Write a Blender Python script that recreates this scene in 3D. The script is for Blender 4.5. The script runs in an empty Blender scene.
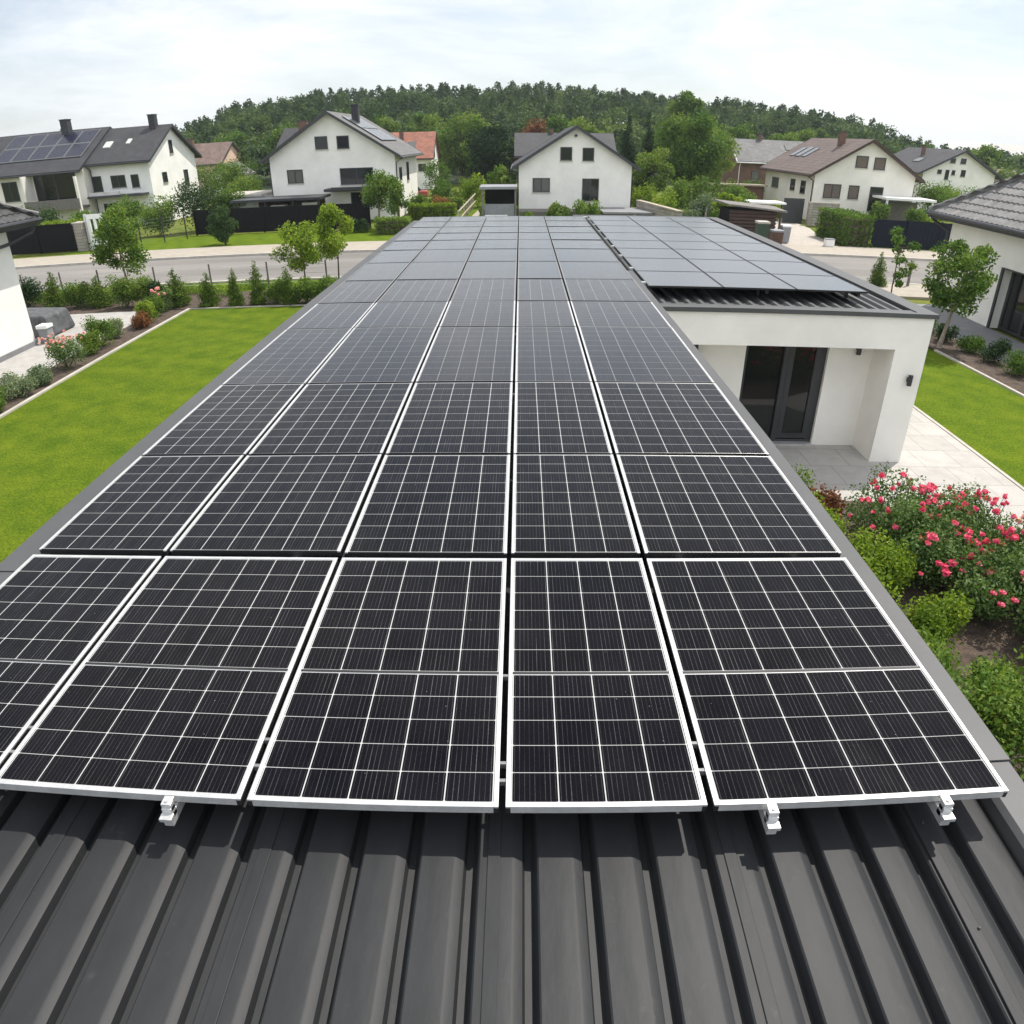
import bpy, math, random
import numpy as np
from math import radians as R, sin, cos, pi
from mathutils import Vector
S = bpy.context.scene
COL = S.collection

# ------------------------------------------------------------------ camera
cd = bpy.data.cameras.new('camera'); cam = bpy.data.objects.new('camera', cd); COL.objects.link(cam); S.camera = cam
cam.location = (0, 0, 5.6)
cam.rotation_mode = 'XYZ'
cam.rotation_euler = (R(90 - 28.883), R(0.28), R(0.663))
cd.clip_start = 0.05; cd.clip_end = 3000
cd.sensor_width = 36; cd.sensor_height = 36; cd.sensor_fit = 'HORIZONTAL'
cd.type = 'PANO'; cd.panorama_type = 'FISHEYE_LENS_POLYNOMIAL'   # the wide lens of the photo, with its barrel distortion
cd.fisheye_fov = R(180)
cd.fisheye_polynomial_k0 = 0.0
cd.fisheye_polynomial_k1 = -4.06263786e-02
cd.fisheye_polynomial_k2 = -9.28953422e-06
cd.fisheye_polynomial_k3 = 1.44219740e-05
cd.fisheye_polynomial_k4 = -1.75376779e-07

# ------------------------------------------------------------------ light
SUN_AZ, SUN_EL = 47.0, 59.0       # to the right of straight ahead, above the horizon
sd = bpy.data.lights.new('sun', 'SUN'); so = bpy.data.objects.new('sun', sd); COL.objects.link(so)
sd.energy = 4.9; sd.angle = R(0.53); sd.color = (1.0, 0.945, 0.865)
_d = Vector((sin(R(SUN_AZ)) * cos(R(SUN_EL)), cos(R(SUN_AZ)) * cos(R(SUN_EL)), sin(R(SUN_EL))))
so.rotation_euler = _d.to_track_quat('Z', 'Y').to_euler(); so.location = (20, 20, 40)
W = bpy.data.worlds.new('World'); S.world = W; W.use_nodes = True
nt = W.node_tree; nt.nodes.clear(); N = nt.nodes.new; Lk = nt.links.new
out = N('ShaderNodeOutputWorld'); bg = N('ShaderNodeBackground'); bg.inputs[1].default_value = 0.118
sky = N('ShaderNodeTexSky'); sky.sky_type = 'NISHITA'; sky.sun_disc = False
sky.sun_elevation = R(SUN_EL); sky.sun_rotation = R(SUN_AZ); sky.air_density = 1.0; sky.dust_density = 1.2; sky.ozone_density = 1.2
tc = N('ShaderNodeTexCoord'); mp = N('ShaderNodeMapping'); mp.inputs['Scale'].default_value = (1.0, 1.0, 3.6)
n1 = N('ShaderNodeTexNoise'); n1.inputs['Scale'].default_value = 2.3; n1.inputs['Detail'].default_value = 9; n1.inputs['Roughness'].default_value = 0.6; n1.inputs['Distortion'].default_value = 0.35
cr = N('ShaderNodeValToRGB'); cr.color_ramp.elements[0].position = 0.36; cr.color_ramp.elements[0].color = (.30,) * 3 + (1,)
cr.color_ramp.elements[1].position = 0.62; cr.color_ramp.elements[1].color = (.95,) * 3 + (1,)
n2 = N('ShaderNodeTexNoise'); n2.inputs['Scale'].default_value = 7.5; n2.inputs['Detail'].default_value = 7; n2.inputs['Roughness'].default_value = 0.55
cr2 = N('ShaderNodeValToRGB'); cr2.color_ramp.elements[0].position = 0.60; cr2.color_ramp.elements[0].color = (0, 0, 0, 1)
cr2.color_ramp.elements[1].position = 0.72; cr2.color_ramp.elements[1].color = (.55,) * 3 + (1,)
mx0 = N('ShaderNodeMath'); mx0.operation = 'MAXIMUM'
mx = N('ShaderNodeMixRGB'); mx.inputs[2].default_value = (8.9, 9.1, 9.3, 1)
Lk(tc.outputs['Generated'], mp.inputs[0]); Lk(mp.outputs[0], n1.inputs[0]); Lk(mp.outputs[0], n2.inputs[0])
Lk(n1.outputs[0], cr.inputs[0]); Lk(n2.outputs[0], cr2.inputs[0]); Lk(cr.outputs[0], mx0.inputs[0]); Lk(cr2.outputs[0], mx0.inputs[1])
Lk(mx0.outputs[0], mx.inputs[0]); Lk(sky.outputs[0], mx.inputs[1]); sp_ = N('ShaderNodeSeparateXYZ'); Lk(tc.outputs['Generated'], sp_.inputs[0])
mr_ = N('ShaderNodeMapRange'); mr_.interpolation_type = 'SMOOTHSTEP'; mr_.inputs[1].default_value = .25; mr_.inputs[2].default_value = -.55; mr_.inputs[3].default_value = 1.0; mr_.inputs[4].default_value = 1.6; Lk(sp_.outputs[1], mr_.inputs[0])
vs_ = N('ShaderNodeVectorMath'); vs_.operation = 'SCALE'; Lk(mx.outputs[0], vs_.inputs[0]); Lk(mr_.outputs[0], vs_.inputs['Scale'])   # added fill: unseen sky behind the camera brightened for the shaded walls
Lk(vs_.outputs[0], bg.inputs[0]); Lk(bg.outputs[0], out.inputs[0])
S.view_settings.view_transform = 'Standard'; S.view_settings.look = 'None'; S.view_settings.exposure = 0.12; S.view_settings.gamma = 1
S.render.engine = 'CYCLES'; S.cycles.max_bounces = 6; S.cycles.transparent_max_bounces = 6
S.cycles.use_denoising = True

# ------------------------------------------------------------------ materials
def nodes(name):
    m = bpy.data.materials.new(name); m.use_nodes = True; t = m.node_tree
    return m, t, t.nodes['Principled BSDF'], t.nodes.new, t.links.new
def mat(name, col, rough=0.7, metal=0.0, scale=3.0, amt=0.12, bump=0.0, bscale=60.0, fine=0.0, spec=0.5, stretch=(1, 1, 1), coat=0.0):
    m, t, p, n, l = nodes(name)
    p.inputs['Roughness'].default_value = rough; p.inputs['Metallic'].default_value = metal
    p.inputs['Specular IOR Level'].default_value = spec; p.inputs['Coat Weight'].default_value = coat
    tc = n('ShaderNodeTexCoord'); mp = n('ShaderNodeMapping'); mp.inputs['Scale'].default_value = stretch; l(tc.outputs['Object'], mp.inputs[0])
    nz = n('ShaderNodeTexNoise'); nz.inputs['Scale'].default_value = scale; nz.inputs['Detail'].default_value = 8; nz.inputs['Roughness'].default_value = 0.62
    l(mp.outputs[0], nz.inputs[0])
    cr = n('ShaderNodeValToRGB'); lo = [max(0, c * (1 - amt * 2)) for c in col]; hi = [c * (1 + amt * 1.6) for c in col]
    cr.color_ramp.elements[0].position = 0.3; cr.color_ramp.elements[0].color = (*lo, 1); cr.color_ramp.elements[1].position = 0.7; cr.color_ramp.elements[1].color = (*hi, 1)
    l(nz.outputs[0], cr.inputs[0]); last = cr.outputs[0]
    if fine:
        nf = n('ShaderNodeTexNoise'); nf.inputs['Scale'].default_value = bscale; nf.inputs['Detail'].default_value = 4; l(mp.outputs[0], nf.inputs[0])
        mr = n('ShaderNodeMapRange'); mr.inputs[1].default_value = .3; mr.inputs[2].default_value = .7; mr.inputs[3].default_value = 1 - fine; mr.inputs[4].default_value = 1 + fine; l(nf.outputs[0], mr.inputs[0])
        vm = n('ShaderNodeVectorMath'); vm.operation = 'SCALE'; l(last, vm.inputs[0]); l(mr.outputs[0], vm.inputs['Scale']); last = vm.outputs[0]
    l(last, p.inputs['Base Color'])
    if bump:
        nb = n('ShaderNodeTexNoise'); nb.inputs['Scale'].default_value = bscale; nb.inputs['Detail'].default_value = 5; l(mp.outputs[0], nb.inputs[0])
        b = n('ShaderNodeBump'); b.inputs['Strength'].default_value = bump; b.inputs['Distance'].default_value = 0.02; l(nb.outputs[0], b.inputs['Height']); l(b.outputs[0], p.inputs['Normal'])
    return m
def leafmat(name, c0, c1, c2, trans=0.32):
    m, t, p, n, l = nodes(name)
    at = n('ShaderNodeAttribute'); at.attribute_name = 'tint'
    cr = n('ShaderNodeValToRGB'); e = cr.color_ramp.elements; e[0].position = 0; e[0].color = (*c0, 1); e[1].position = 1; e[1].color = (*c2, 1)
    k = e.new(.5); k.color = (*c1, 1); l(at.outputs['Fac'], cr.inputs[0]); l(cr.outputs[0], p.inputs['Base Color'])
    p.inputs['Roughness'].default_value = .65; p.inputs['Specular IOR Level'].default_value = .14
    tr = n('ShaderNodeBsdfTranslucent'); g = n('ShaderNodeMixRGB'); g.blend_type = 'MULTIPLY'; g.inputs[0].default_value = 1; g.inputs[2].default_value = (1.5, 1.5, .55, 1)
    l(cr.outputs[0], g.inputs[1]); l(g.outputs[0], tr.inputs[0]); ms = n('ShaderNodeMixShader'); ms.inputs[0].default_value = trans
    l(p.outputs[0], ms.inputs[1]); l(tr.outputs[0], ms.inputs[2]); l(ms.outputs[0], t.nodes['Material Output'].inputs[0])
    return m
def tilemat(name, c, rw=.30, rh=.34, bump=.5, mort=.45, var=.18, rough=.75):
    m, t, p, n, l = nodes(name)
    uv = n('ShaderNodeUVMap'); bk = n('ShaderNodeTexBrick'); bk.offset = .0 if rw > .4 else .5
    bk.inputs['Scale'].default_value = 1; bk.inputs['Brick Width'].default_value = rw; bk.inputs['Row Height'].default_value = rh
    bk.inputs['Mortar Size'].default_value = .022; bk.inputs['Mortar Smooth'].default_value = .6; bk.inputs['Bias'].default_value = 0
    bk.inputs['Color1'].default_value = (*[v * (1 - var) for v in c], 1); bk.inputs['Color2'].default_value = (*[v * (1 + var) for v in c], 1); bk.inputs['Mortar'].default_value = (*[v * mort for v in c], 1)
    l(uv.outputs[0], bk.inputs[0])
    nz = n('ShaderNodeTexNoise'); nz.inputs['Scale'].default_value = .8; nz.inputs['Detail'].default_value = 7; l(uv.outputs[0], nz.inputs[0])
    mr = n('ShaderNodeMapRange'); mr.inputs[1].default_value = .3; mr.inputs[2].default_value = .7; mr.inputs[3].default_value = .78; mr.inputs[4].default_value = 1.2; l(nz.outputs[0], mr.inputs[0])
    vm = n('ShaderNodeVectorMath'); vm.operation = 'SCALE'; l(bk.outputs['Color'], vm.inputs[0]); l(mr.outputs[0], vm.inputs['Scale']); l(vm.outputs[0], p.inputs['Base Color'])
    b = n('ShaderNodeBump'); b.inputs['Strength'].default_value = bump; b.inputs['Distance'].default_value = .03; b.invert = True; l(bk.outputs['Fac'], b.inputs['Height']); l(b.outputs[0], p.inputs['Normal'])
    p.inputs['Roughness'].default_value = rough
    return m
def glassmat(name, c=(.015, .018, .02), rough=.04):
    m, t, p, n, l = nodes(name)
    p.inputs['Base Color'].default_value = (*c, 1); p.inputs['Roughness'].default_value = rough; p.inputs['IOR'].default_value = 1.5
    return m
def cellmat(name, base=(.010, .0105, .016), line=.50, rough=.13, spec=.5):
    m, t, p, n, l = nodes(name)
    def M(op, a, b=None, c=None):
        k = n('ShaderNodeMath'); k.operation = op
        for i, x in enumerate((a, b, c)):
            if x is None: continue
            if isinstance(x, (int, float)): k.inputs[i].default_value = x
            else: l(x, k.inputs[i])
        return k.outputs[0]
    uv = n('ShaderNodeUVMap'); sp = n('ShaderNodeSeparateXYZ'); l(uv.outputs[0], sp.inputs[0]); U, V = sp.outputs[0], sp.outputs[1]
    fu = M('ABSOLUTE', M('SUBTRACT', M('FRACT', M('ADD', U, .5)), .5)); fv = M('ABSOLUTE', M('SUBTRACT', M('FRACT', M('ADD', V, .5)), .5))
    lu = M('LESS_THAN', fu, .0125); lv = M('LESS_THAN', fv, .0105); dm = M('LESS_THAN', M('ADD', fu, fv), .05)
    mask = M('MAXIMUM', M('MAXIMUM', lu, M('MULTIPLY', lv, .85)), M('MULTIPLY', dm, .8))
    bb = M('LESS_THAN', M('ABSOLUTE', M('SUBTRACT', M('FRACT', M('MULTIPLY', U, 9)), .5)), .06)
    nz = n('ShaderNodeTexNoise'); nz.inputs['Scale'].default_value = 3.2; nz.inputs['Detail'].default_value = 8; nz.inputs['Roughness'].default_value = .7
    tco = n('ShaderNodeTexCoord'); l(tco.outputs['Object'], nz.inputs[0])
    nf = n('ShaderNodeTexNoise'); nf.inputs['Scale'].default_value = 260; nf.inputs['Detail'].default_value = 2
    mpf = n('ShaderNodeMapping'); mpf.inputs['Scale'].default_value = (1, .35, 1); l(tco.outputs['Object'], mpf.inputs[0]); l(mpf.outputs[0], nf.inputs[0])
    wn = n('ShaderNodeTexWhiteNoise'); fl = n('ShaderNodeVectorMath'); fl.operation = 'FLOOR'; l(uv.outputs[0], fl.inputs[0])
    obi = n('ShaderNodeObjectInfo'); ad = n('ShaderNodeVectorMath'); ad.operation = 'ADD'; l(fl.outputs[0], ad.inputs[0]); l(obi.outputs['Random'], ad.inputs[1]); l(ad.outputs[0], wn.inputs[0])
    dust = M('MULTIPLY', M('POWER', nz.outputs[0], 2.0), M('MULTIPLY', nf.outputs[0], .020))
    dust = M('MULTIPLY', dust, M('MULTIPLY_ADD', obi.outputs['Random'], .9, .6))
    val = M('ADD', M('MULTIPLY_ADD', wn.outputs[0], .5, .75), 0.0)
    c0 = n('ShaderNodeVectorMath'); c0.operation = 'SCALE'; c0.inputs[0].default_value = base; l(val, c0.inputs['Scale'])
    nb_ = n('ShaderNodeTexNoise'); nb_.inputs['Scale'].default_value = 55; nb_.inputs['Detail'].default_value = 3; mb_ = n('ShaderNodeMapping'); mb_.inputs['Scale'].default_value = (1, .05, 1); l(tco.outputs['Object'], mb_.inputs[0]); l(mb_.outputs[0], nb_.inputs[0])
    bbv = M('MULTIPLY', bb, M('MULTIPLY', M('POWER', nb_.outputs[0], 3.0), M('MULTIPLY_ADD', nf.outputs[0], .35, .05)))
    ns_ = n('ShaderNodeTexNoise'); ns_.inputs['Scale'].default_value = 75; ns_.inputs['Detail'].default_value = 1; l(tco.outputs['Object'], ns_.inputs[0])
    spk = M('MULTIPLY', M('GREATER_THAN', ns_.outputs[0], .825), .22); bbv = M('ADD', bbv, spk)
    sm = M('ADD', M('ADD', dust, bbv), 0.0); cx = n('ShaderNodeCombineXYZ'); [l(sm, cx.inputs[i]) for i in range(3)]
    a2 = n('ShaderNodeVectorMath'); a2.operation = 'ADD'; l(c0.outputs[0], a2.inputs[0]); l(cx.outputs[0], a2.inputs[1])
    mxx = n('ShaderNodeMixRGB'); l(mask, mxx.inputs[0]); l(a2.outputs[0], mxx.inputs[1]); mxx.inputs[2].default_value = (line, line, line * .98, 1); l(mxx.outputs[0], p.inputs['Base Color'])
    rr = n('ShaderNodeMapRange'); rr.inputs[1].default_value = .3; rr.inputs[2].default_value = .7; rr.inputs[3].default_value = rough * .8; rr.inputs[4].default_value = rough * 1.6; l(nz.outputs[0], rr.inputs[0]); l(rr.outputs[0], p.inputs['Roughness'])
    p.inputs['Specular IOR Level'].default_value = spec
    return m
def lawnmat(name, c, c2, ang=0.35, sw=1.15):
    m, t, p, n, l = nodes(name)
    tco = n('ShaderNodeTexCoord'); mp = n('ShaderNodeMapping'); mp.inputs['Rotation'].default_value = (0, 0, ang); l(tco.outputs['Object'], mp.inputs[0])
    wv = n('ShaderNodeTexWave'); wv.bands_direction = 'Y'; wv.inputs['Scale'].default_value = .28 / sw; wv.inputs['Distortion'].default_value = 5.5; wv.inputs['Detail'].default_value = 4; wv.inputs['Detail Scale'].default_value = 1.2; l(mp.outputs[0], wv.inputs[0])
    n1 = n('ShaderNodeTexNoise'); n1.inputs['Scale'].default_value = 1.7; n1.inputs['Detail'].default_value = 9; n1.inputs['Roughness'].default_value = .7; l(tco.outputs['Object'], n1.inputs[0])
    n2 = n('ShaderNodeTexNoise'); n2.inputs['Scale'].default_value = 26; n2.inputs['Detail'].default_value = 6; n2.inputs['Roughness'].default_value = .75
    mp2 = n('ShaderNodeMapping'); mp2.inputs['Scale'].default_value = (1, .6, 1); l(tco.outputs['Object'], mp2.inputs[0]); l(mp2.outputs[0], n2.inputs[0])
    a = n('ShaderNodeMath'); a.operation = 'MULTIPLY_ADD'; l(wv.outputs['Fac'], a.inputs[0]); a.inputs[1].default_value = .10; l(n1.outputs[0], a.inputs[2])
    cr = n('ShaderNodeValToRGB'); cr.color_ramp.elements[0].position = .36; cr.color_ramp.elements[0].color = (*c, 1); cr.color_ramp.elements[1].position = .76; cr.color_ramp.elements[1].color = (*c2, 1); l(a.outputs[0], cr.inputs[0])
    mr = n('ShaderNodeMapRange'); mr.inputs[1].default_value = .32; mr.inputs[2].default_value = .68; mr.inputs[3].default_value = .42; mr.inputs[4].default_value = 1.6; l(n2.outputs[0], mr.inputs[0])
    vm = n('ShaderNodeVectorMath'); vm.operation = 'SCALE'; l(cr.outputs[0], vm.inputs[0]); l(mr.outputs[0], vm.inputs['Scale']); l(vm.outputs[0], p.inputs['Base Color'])
    b = n('ShaderNodeBump'); b.inputs['Strength'].default_value = .6; b.inputs['Distance'].default_value = .03; l(n2.outputs[0], b.inputs['Height']); l(b.outputs[0], p.inputs['Normal'])
    p.inputs['Roughness'].default_value = .9; p.inputs['Specular IOR Level'].default_value = .05
    return m
def pavemat(name, c, w=.8, h=.4, mort=.6, var=.06, rot=0):
    m, t, p, n, l = nodes(name)
    tco = n('ShaderNodeTexCoord'); mp = n('ShaderNodeMapping'); mp.inputs['Rotation'].default_value = (0, 0, rot); l(tco.outputs['Object'], mp.inputs[0])
    bk = n('ShaderNodeTexBrick'); bk.inputs['Scale'].default_value = 1; bk.inputs['Brick Width'].default_value = w; bk.inputs['Row Height'].default_value = h; bk.inputs['Mortar Size'].default_value = .008; bk.inputs['Mortar Smooth'].default_value = .3; bk.inputs['Bias'].default_value = 0
    bk.inputs['Color1'].default_value = (*[v * (1 - var) for v in c], 1); bk.inputs['Color2'].default_value = (*[v * (1 + var) for v in c], 1); bk.inputs['Mortar'].default_value = (*[v * mort for v in c], 1); l(mp.outputs[0], bk.inputs[0])
    nz = n('ShaderNodeTexNoise'); nz.inputs['Scale'].default_value = 2.5; nz.inputs['Detail'].default_value = 9; nz.inputs['Roughness'].default_value = .7; l(tco.outputs['Object'], nz.inputs[0])
    mr = n('ShaderNodeMapRange'); mr.inputs[1].default_value = .3; mr.inputs[2].default_value = .7; mr.inputs[3].default_value = .86; mr.inputs[4].default_value = 1.12; l(nz.outputs[0], mr.inputs[0])
    vm = n('ShaderNodeVectorMath'); vm.operation = 'SCALE'; l(bk.outputs['Color'], vm.inputs[0]); l(mr.outputs[0], vm.inputs['Scale']); l(vm.outputs[0], p.inputs['Base Color'])
    b = n('ShaderNodeBump'); b.inputs['Strength'].default_value = .4; b.inputs['Distance'].default_value = .01; b.invert = True; l(bk.outputs['Fac'], b.inputs['Height']); l(b.outputs[0], p.inputs['Normal'])
    p.inputs['Roughness'].default_value = .8
    return m

M = {}
M['roof'] = mat('dark_coated_metal', (.0232, .0243, .0260), .52, 0, 1.8, .10, .10, 14, .06, .22, (1.2, .45, 1))
_t = M['roof'].node_tree; _n = _t.nodes.new; _l = _t.links.new; _p = _t.nodes['Principled BSDF']; _src = _p.inputs['Base Color'].links[0].from_socket
_tc = _n('ShaderNodeTexCoord'); _w = _n('ShaderNodeTexNoise'); _w.inputs['Scale'].default_value = 9; _w.inputs['Detail'].default_value = 10; _w.inputs['Roughness'].default_value = .8; _l(_tc.outputs['Object'], _w.inputs[0])
_r = _n('ShaderNodeValToRGB'); _r.color_ramp.elements[0].position = .60; _r.color_ramp.elements[0].color = (0, 0, 0, 1); _r.color_ramp.elements[1].position = .74; _r.color_ramp.elements[1].color = (.5, .5, .5, 1); _l(_w.outputs[0], _r.inputs[0])
_m = _n('ShaderNodeMixRGB'); _m.inputs[2].default_value = (.075, .072, .068, 1); _l(_r.outputs[0], _m.inputs[0]); _l(_src, _m.inputs[1]); _l(_m.outputs[0], _p.inputs['Base Color'])
M['flash'] = mat('grey_flashing', (.066, .067, .069), .55, 0, 1.5, .08, 0, 40, .03)
M['capmetal'] = mat('seam_metal', (.034, .0345, .035), .55, 0, 1.2, .08, 0, 60, 0, .35)
M['alu'] = mat('anodised_aluminium', (.62, .62, .61), .38, .55, 9, .07, 0, 90, .06)
M['greyframe'] = mat('dull_aluminium', (.20, .20, .20), .45, .3, 9, .07)
M['darkrail'] = mat('dark_trim_and_gap_shade', (.012, .012, .013), .5)  # dark trim, also used where gap shade is put into the colour
M['cell'] = cellmat('solar_cells', (.0018, .0015, .0032), .44, .12, .10); M['cellmid'] = cellmat('solar_cells_mid_reflection_fade', (.0035, .0033, .0065), .22, .12, .22); M['cellfar'] = cellmat('solar_cells_far_reflection_fade', (.004, .004, .0065), .09, .10, .42)  # grid dimmed for farther rows, reflection's wash-out put into the colour
for _k in ('cell', 'cellmid', 'cellfar'): _p = M[_k].node_tree.nodes['Principled BSDF']; _p.inputs['Sheen Weight'].default_value = .45; _p.inputs['Sheen Roughness'].default_value = .16   # sheen added to lift the far rows, standing in for sky reflection
M['cellblack'] = glassmat('solar_glass_plain', (.04, .045, .052), .21); _p = M['cellblack'].node_tree.nodes['Principled BSDF']; _p.inputs['IOR'].default_value = 2.0; _p.inputs['Sheen Weight'].default_value = .25; _p.inputs['Sheen Roughness'].default_value = .25
M['cellblue'] = cellmat('solar_cells_blue', (.008, .010, .026), .035, .2, .3)
M['blackframe'] = mat('black_frame', (.012, .012, .013), .35)
M['render'] = mat('white_render', (.80, .772, .715), .85, 0, .9, .045, .22, 85, .035)
M['render2'] = mat('bright_render', (.80, .785, .75), .85, 0, .7, .05, .15, 60, .03)
M['render3'] = mat('cream_render', (.78, .74, .66), .85, 0, .5, .06, .15, 50, .03)
M['render4'] = mat('weathered_render', (.56, .55, .52), .88, 0, .7, .12, .15, 50, .04)
M['pink'] = mat('pink_render', (.60, .42, .32), .85, 0, .5, .08)
M['anthra'] = mat('anthracite_trim', (.030, .032, .036), .42, 0, 3, .06)
M['brownwood'] = mat('brown_wood', (.050, .028, .020), .7, 0, 4, .22, .2, 30, .1, .5, (1, 1, 6))
M['greywood'] = mat('grey_wood', (.16, .145, .13), .8, 0, 4, .25, .2, 30, .1, .5, (1, 1, 8))
M['palewood'] = mat('pale_wood', (.38, .33, .25), .8, 0, 4, .2, .2, 30, .1)
M['fence'] = mat('black_fence', (.006, .0055, .006), .7, 0, 3, .2, .1, 12, .1, .15, (5, 5, .3))
M['navy'] = mat('navy_fence', (.006, .010, .018), .6, 0, 3, .2, .1, 12, .1, .15, (5, 5, .3))
M['white'] = mat('white_paint', (.78, .78, .76), .5, 0, 3, .04)
M['grey'] = mat('grey_plastic', (.22, .23, .24), .55, 0, 3, .08)
M['cover'] = mat('grey_cover', (.085, .088, .092), .7, 0, 4, .25, .5, 9, .1)
M['green'] = mat('green_plastic', (.03, .055, .03), .5, 0, 3, .12)
M['brownbin'] = mat('brown_plastic', (.10, .05, .03), .5, 0, 3, .2)
M['red'] = mat('red_paint', (.32, .06, .045), .5, 0, 3, .12)
M['glass'] = glassmat('window_glass')
M['glass2'] = glassmat('curtained_glass', (.10, .10, .095), .12)
M['shutter'] = mat('brown_shutter', (.13, .10, .075), .6, 0, 5, .1)
M['doorglass'] = glassmat('door_glass', (.012, .013, .013), .02)
M['brick'] = tilemat('brown_brick', (.16, .085, .06), .24, .08, .3, .7, .2)
M['stone'] = tilemat('stone_blocks', (.30, .27, .23), .5, .2, .4, .55, .15)
M['tile_dark'] = tilemat('anthracite_tiles', (.036, .036, .040))
M['tile_grey'] = tilemat('grey_tiles', (.12, .118, .115))
M['tile_brown'] = tilemat('brown_tiles', (.13, .095, .082), .34, .40, .8, .22, .08)
M['tile_red'] = tilemat('red_tiles', (.28, .105, .065))
M['tile_rust'] = tilemat('rust_brown_tiles', (.15, .10, .08))
M['near_tile'] = mat('concrete_tiles', (.17, .165, .16), .72, 0, 2.5, .2, .3, 60, .12)
M['near_tile_dark'] = mat('dark_glazed_tiles', (.050, .048, .048), .42, 0, 3, .3, .3, 50, .2)
M['bark'] = mat('bark', (.10, .075, .055), .9, 0, 8, .3, .5, 30, .1)
M['barklight'] = mat('pale_bark', (.24, .20, .16), .9, 0, 8, .25, .4, 30, .1)
M['asphalt'] = mat('asphalt', (.185, .172, .156), .88, 0, .5, .14, .2, 60, .10, .5, (.12, 1, 1))
M['sidewalk'] = pavemat('sidewalk_slabs', (.33, .29, .235), 1.0, .5, .85, .04)
M['kerb'] = mat('kerb_stone', (.42, .39, .34), .85, 0, 2, .1)
M['patio'] = pavemat('patio_slabs', (.38, .362, .335), .8, .8, .58, .06)
M['paveL'] = pavemat('light_pavers', (.37, .355, .335), .3, .2, .8, .07)
M['paveG'] = pavemat('grey_slabs', (.20, .20, .205), .6, .6, .75, .05)
M['drive'] = pavemat('drive_pavers', (.40, .36, .31), .2, .1, .75, .1)
M['lawn'] = lawnmat('lawn_grass', (.050, .092, .006), (.112, .148, .010))
M['lawn2'] = lawnmat('right_lawn_grass', (.058, .104, .006), (.115, .156, .010), 1.1)
M['ground'] = lawnmat('meadow', (.065, .105, .015), (.17, .18, .04), .2, 5)
M['soil'] = mat('bark_mulch', (.075, .052, .038), .95, 0, 5, .3, .9, 45, .45)
M['hill'] = mat('hillside_undergrowth', (.030, .050, .014), .95, 0, .05, .3, .3, 2, .2)
M['leaf'] = leafmat('leaves_green', (.040, .090, .016), (.085, .160, .026), (.19, .25, .05))
M['leaf_dark'] = leafmat('needles_dark', (.012, .030, .012), (.024, .055, .018), (.06, .105, .028), .18)
M['leaf_lime'] = leafmat('leaves_lime', (.085, .15, .016), (.18, .26, .030), (.32, .38, .06), .38)
M['leaf_rose'] = leafmat('leaves_rose', (.040, .085, .024), (.090, .155, .045), (.20, .27, .11), .28)
M['leaf_grey'] = leafmat('leaves_grey_green', (.10, .145, .085), (.17, .22, .12), (.28, .32, .19), .25)
M['leaf_red'] = leafmat('leaves_reddish', (.09, .04, .025), (.20, .075, .04), (.26, .17, .06), .3)
M['leaf_thuja'] = leafmat('thuja_scales', (.035, .075, .012), (.085, .145, .020), (.18, .225, .04), .22)
M['leaf_forest'] = leafmat('forest_leaves', (.016, .036, .014), (.045, .085, .026), (.125, .175, .045), .26)
M['petal'] = leafmat('rose_petals', (.58, .045, .13), (.72, .10, .20), (.80, .26, .34), .25)
M['petal_pale'] = leafmat('pale_petals', (.66, .24, .30), (.78, .42, .45), (.84, .64, .62), .35)

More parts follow.
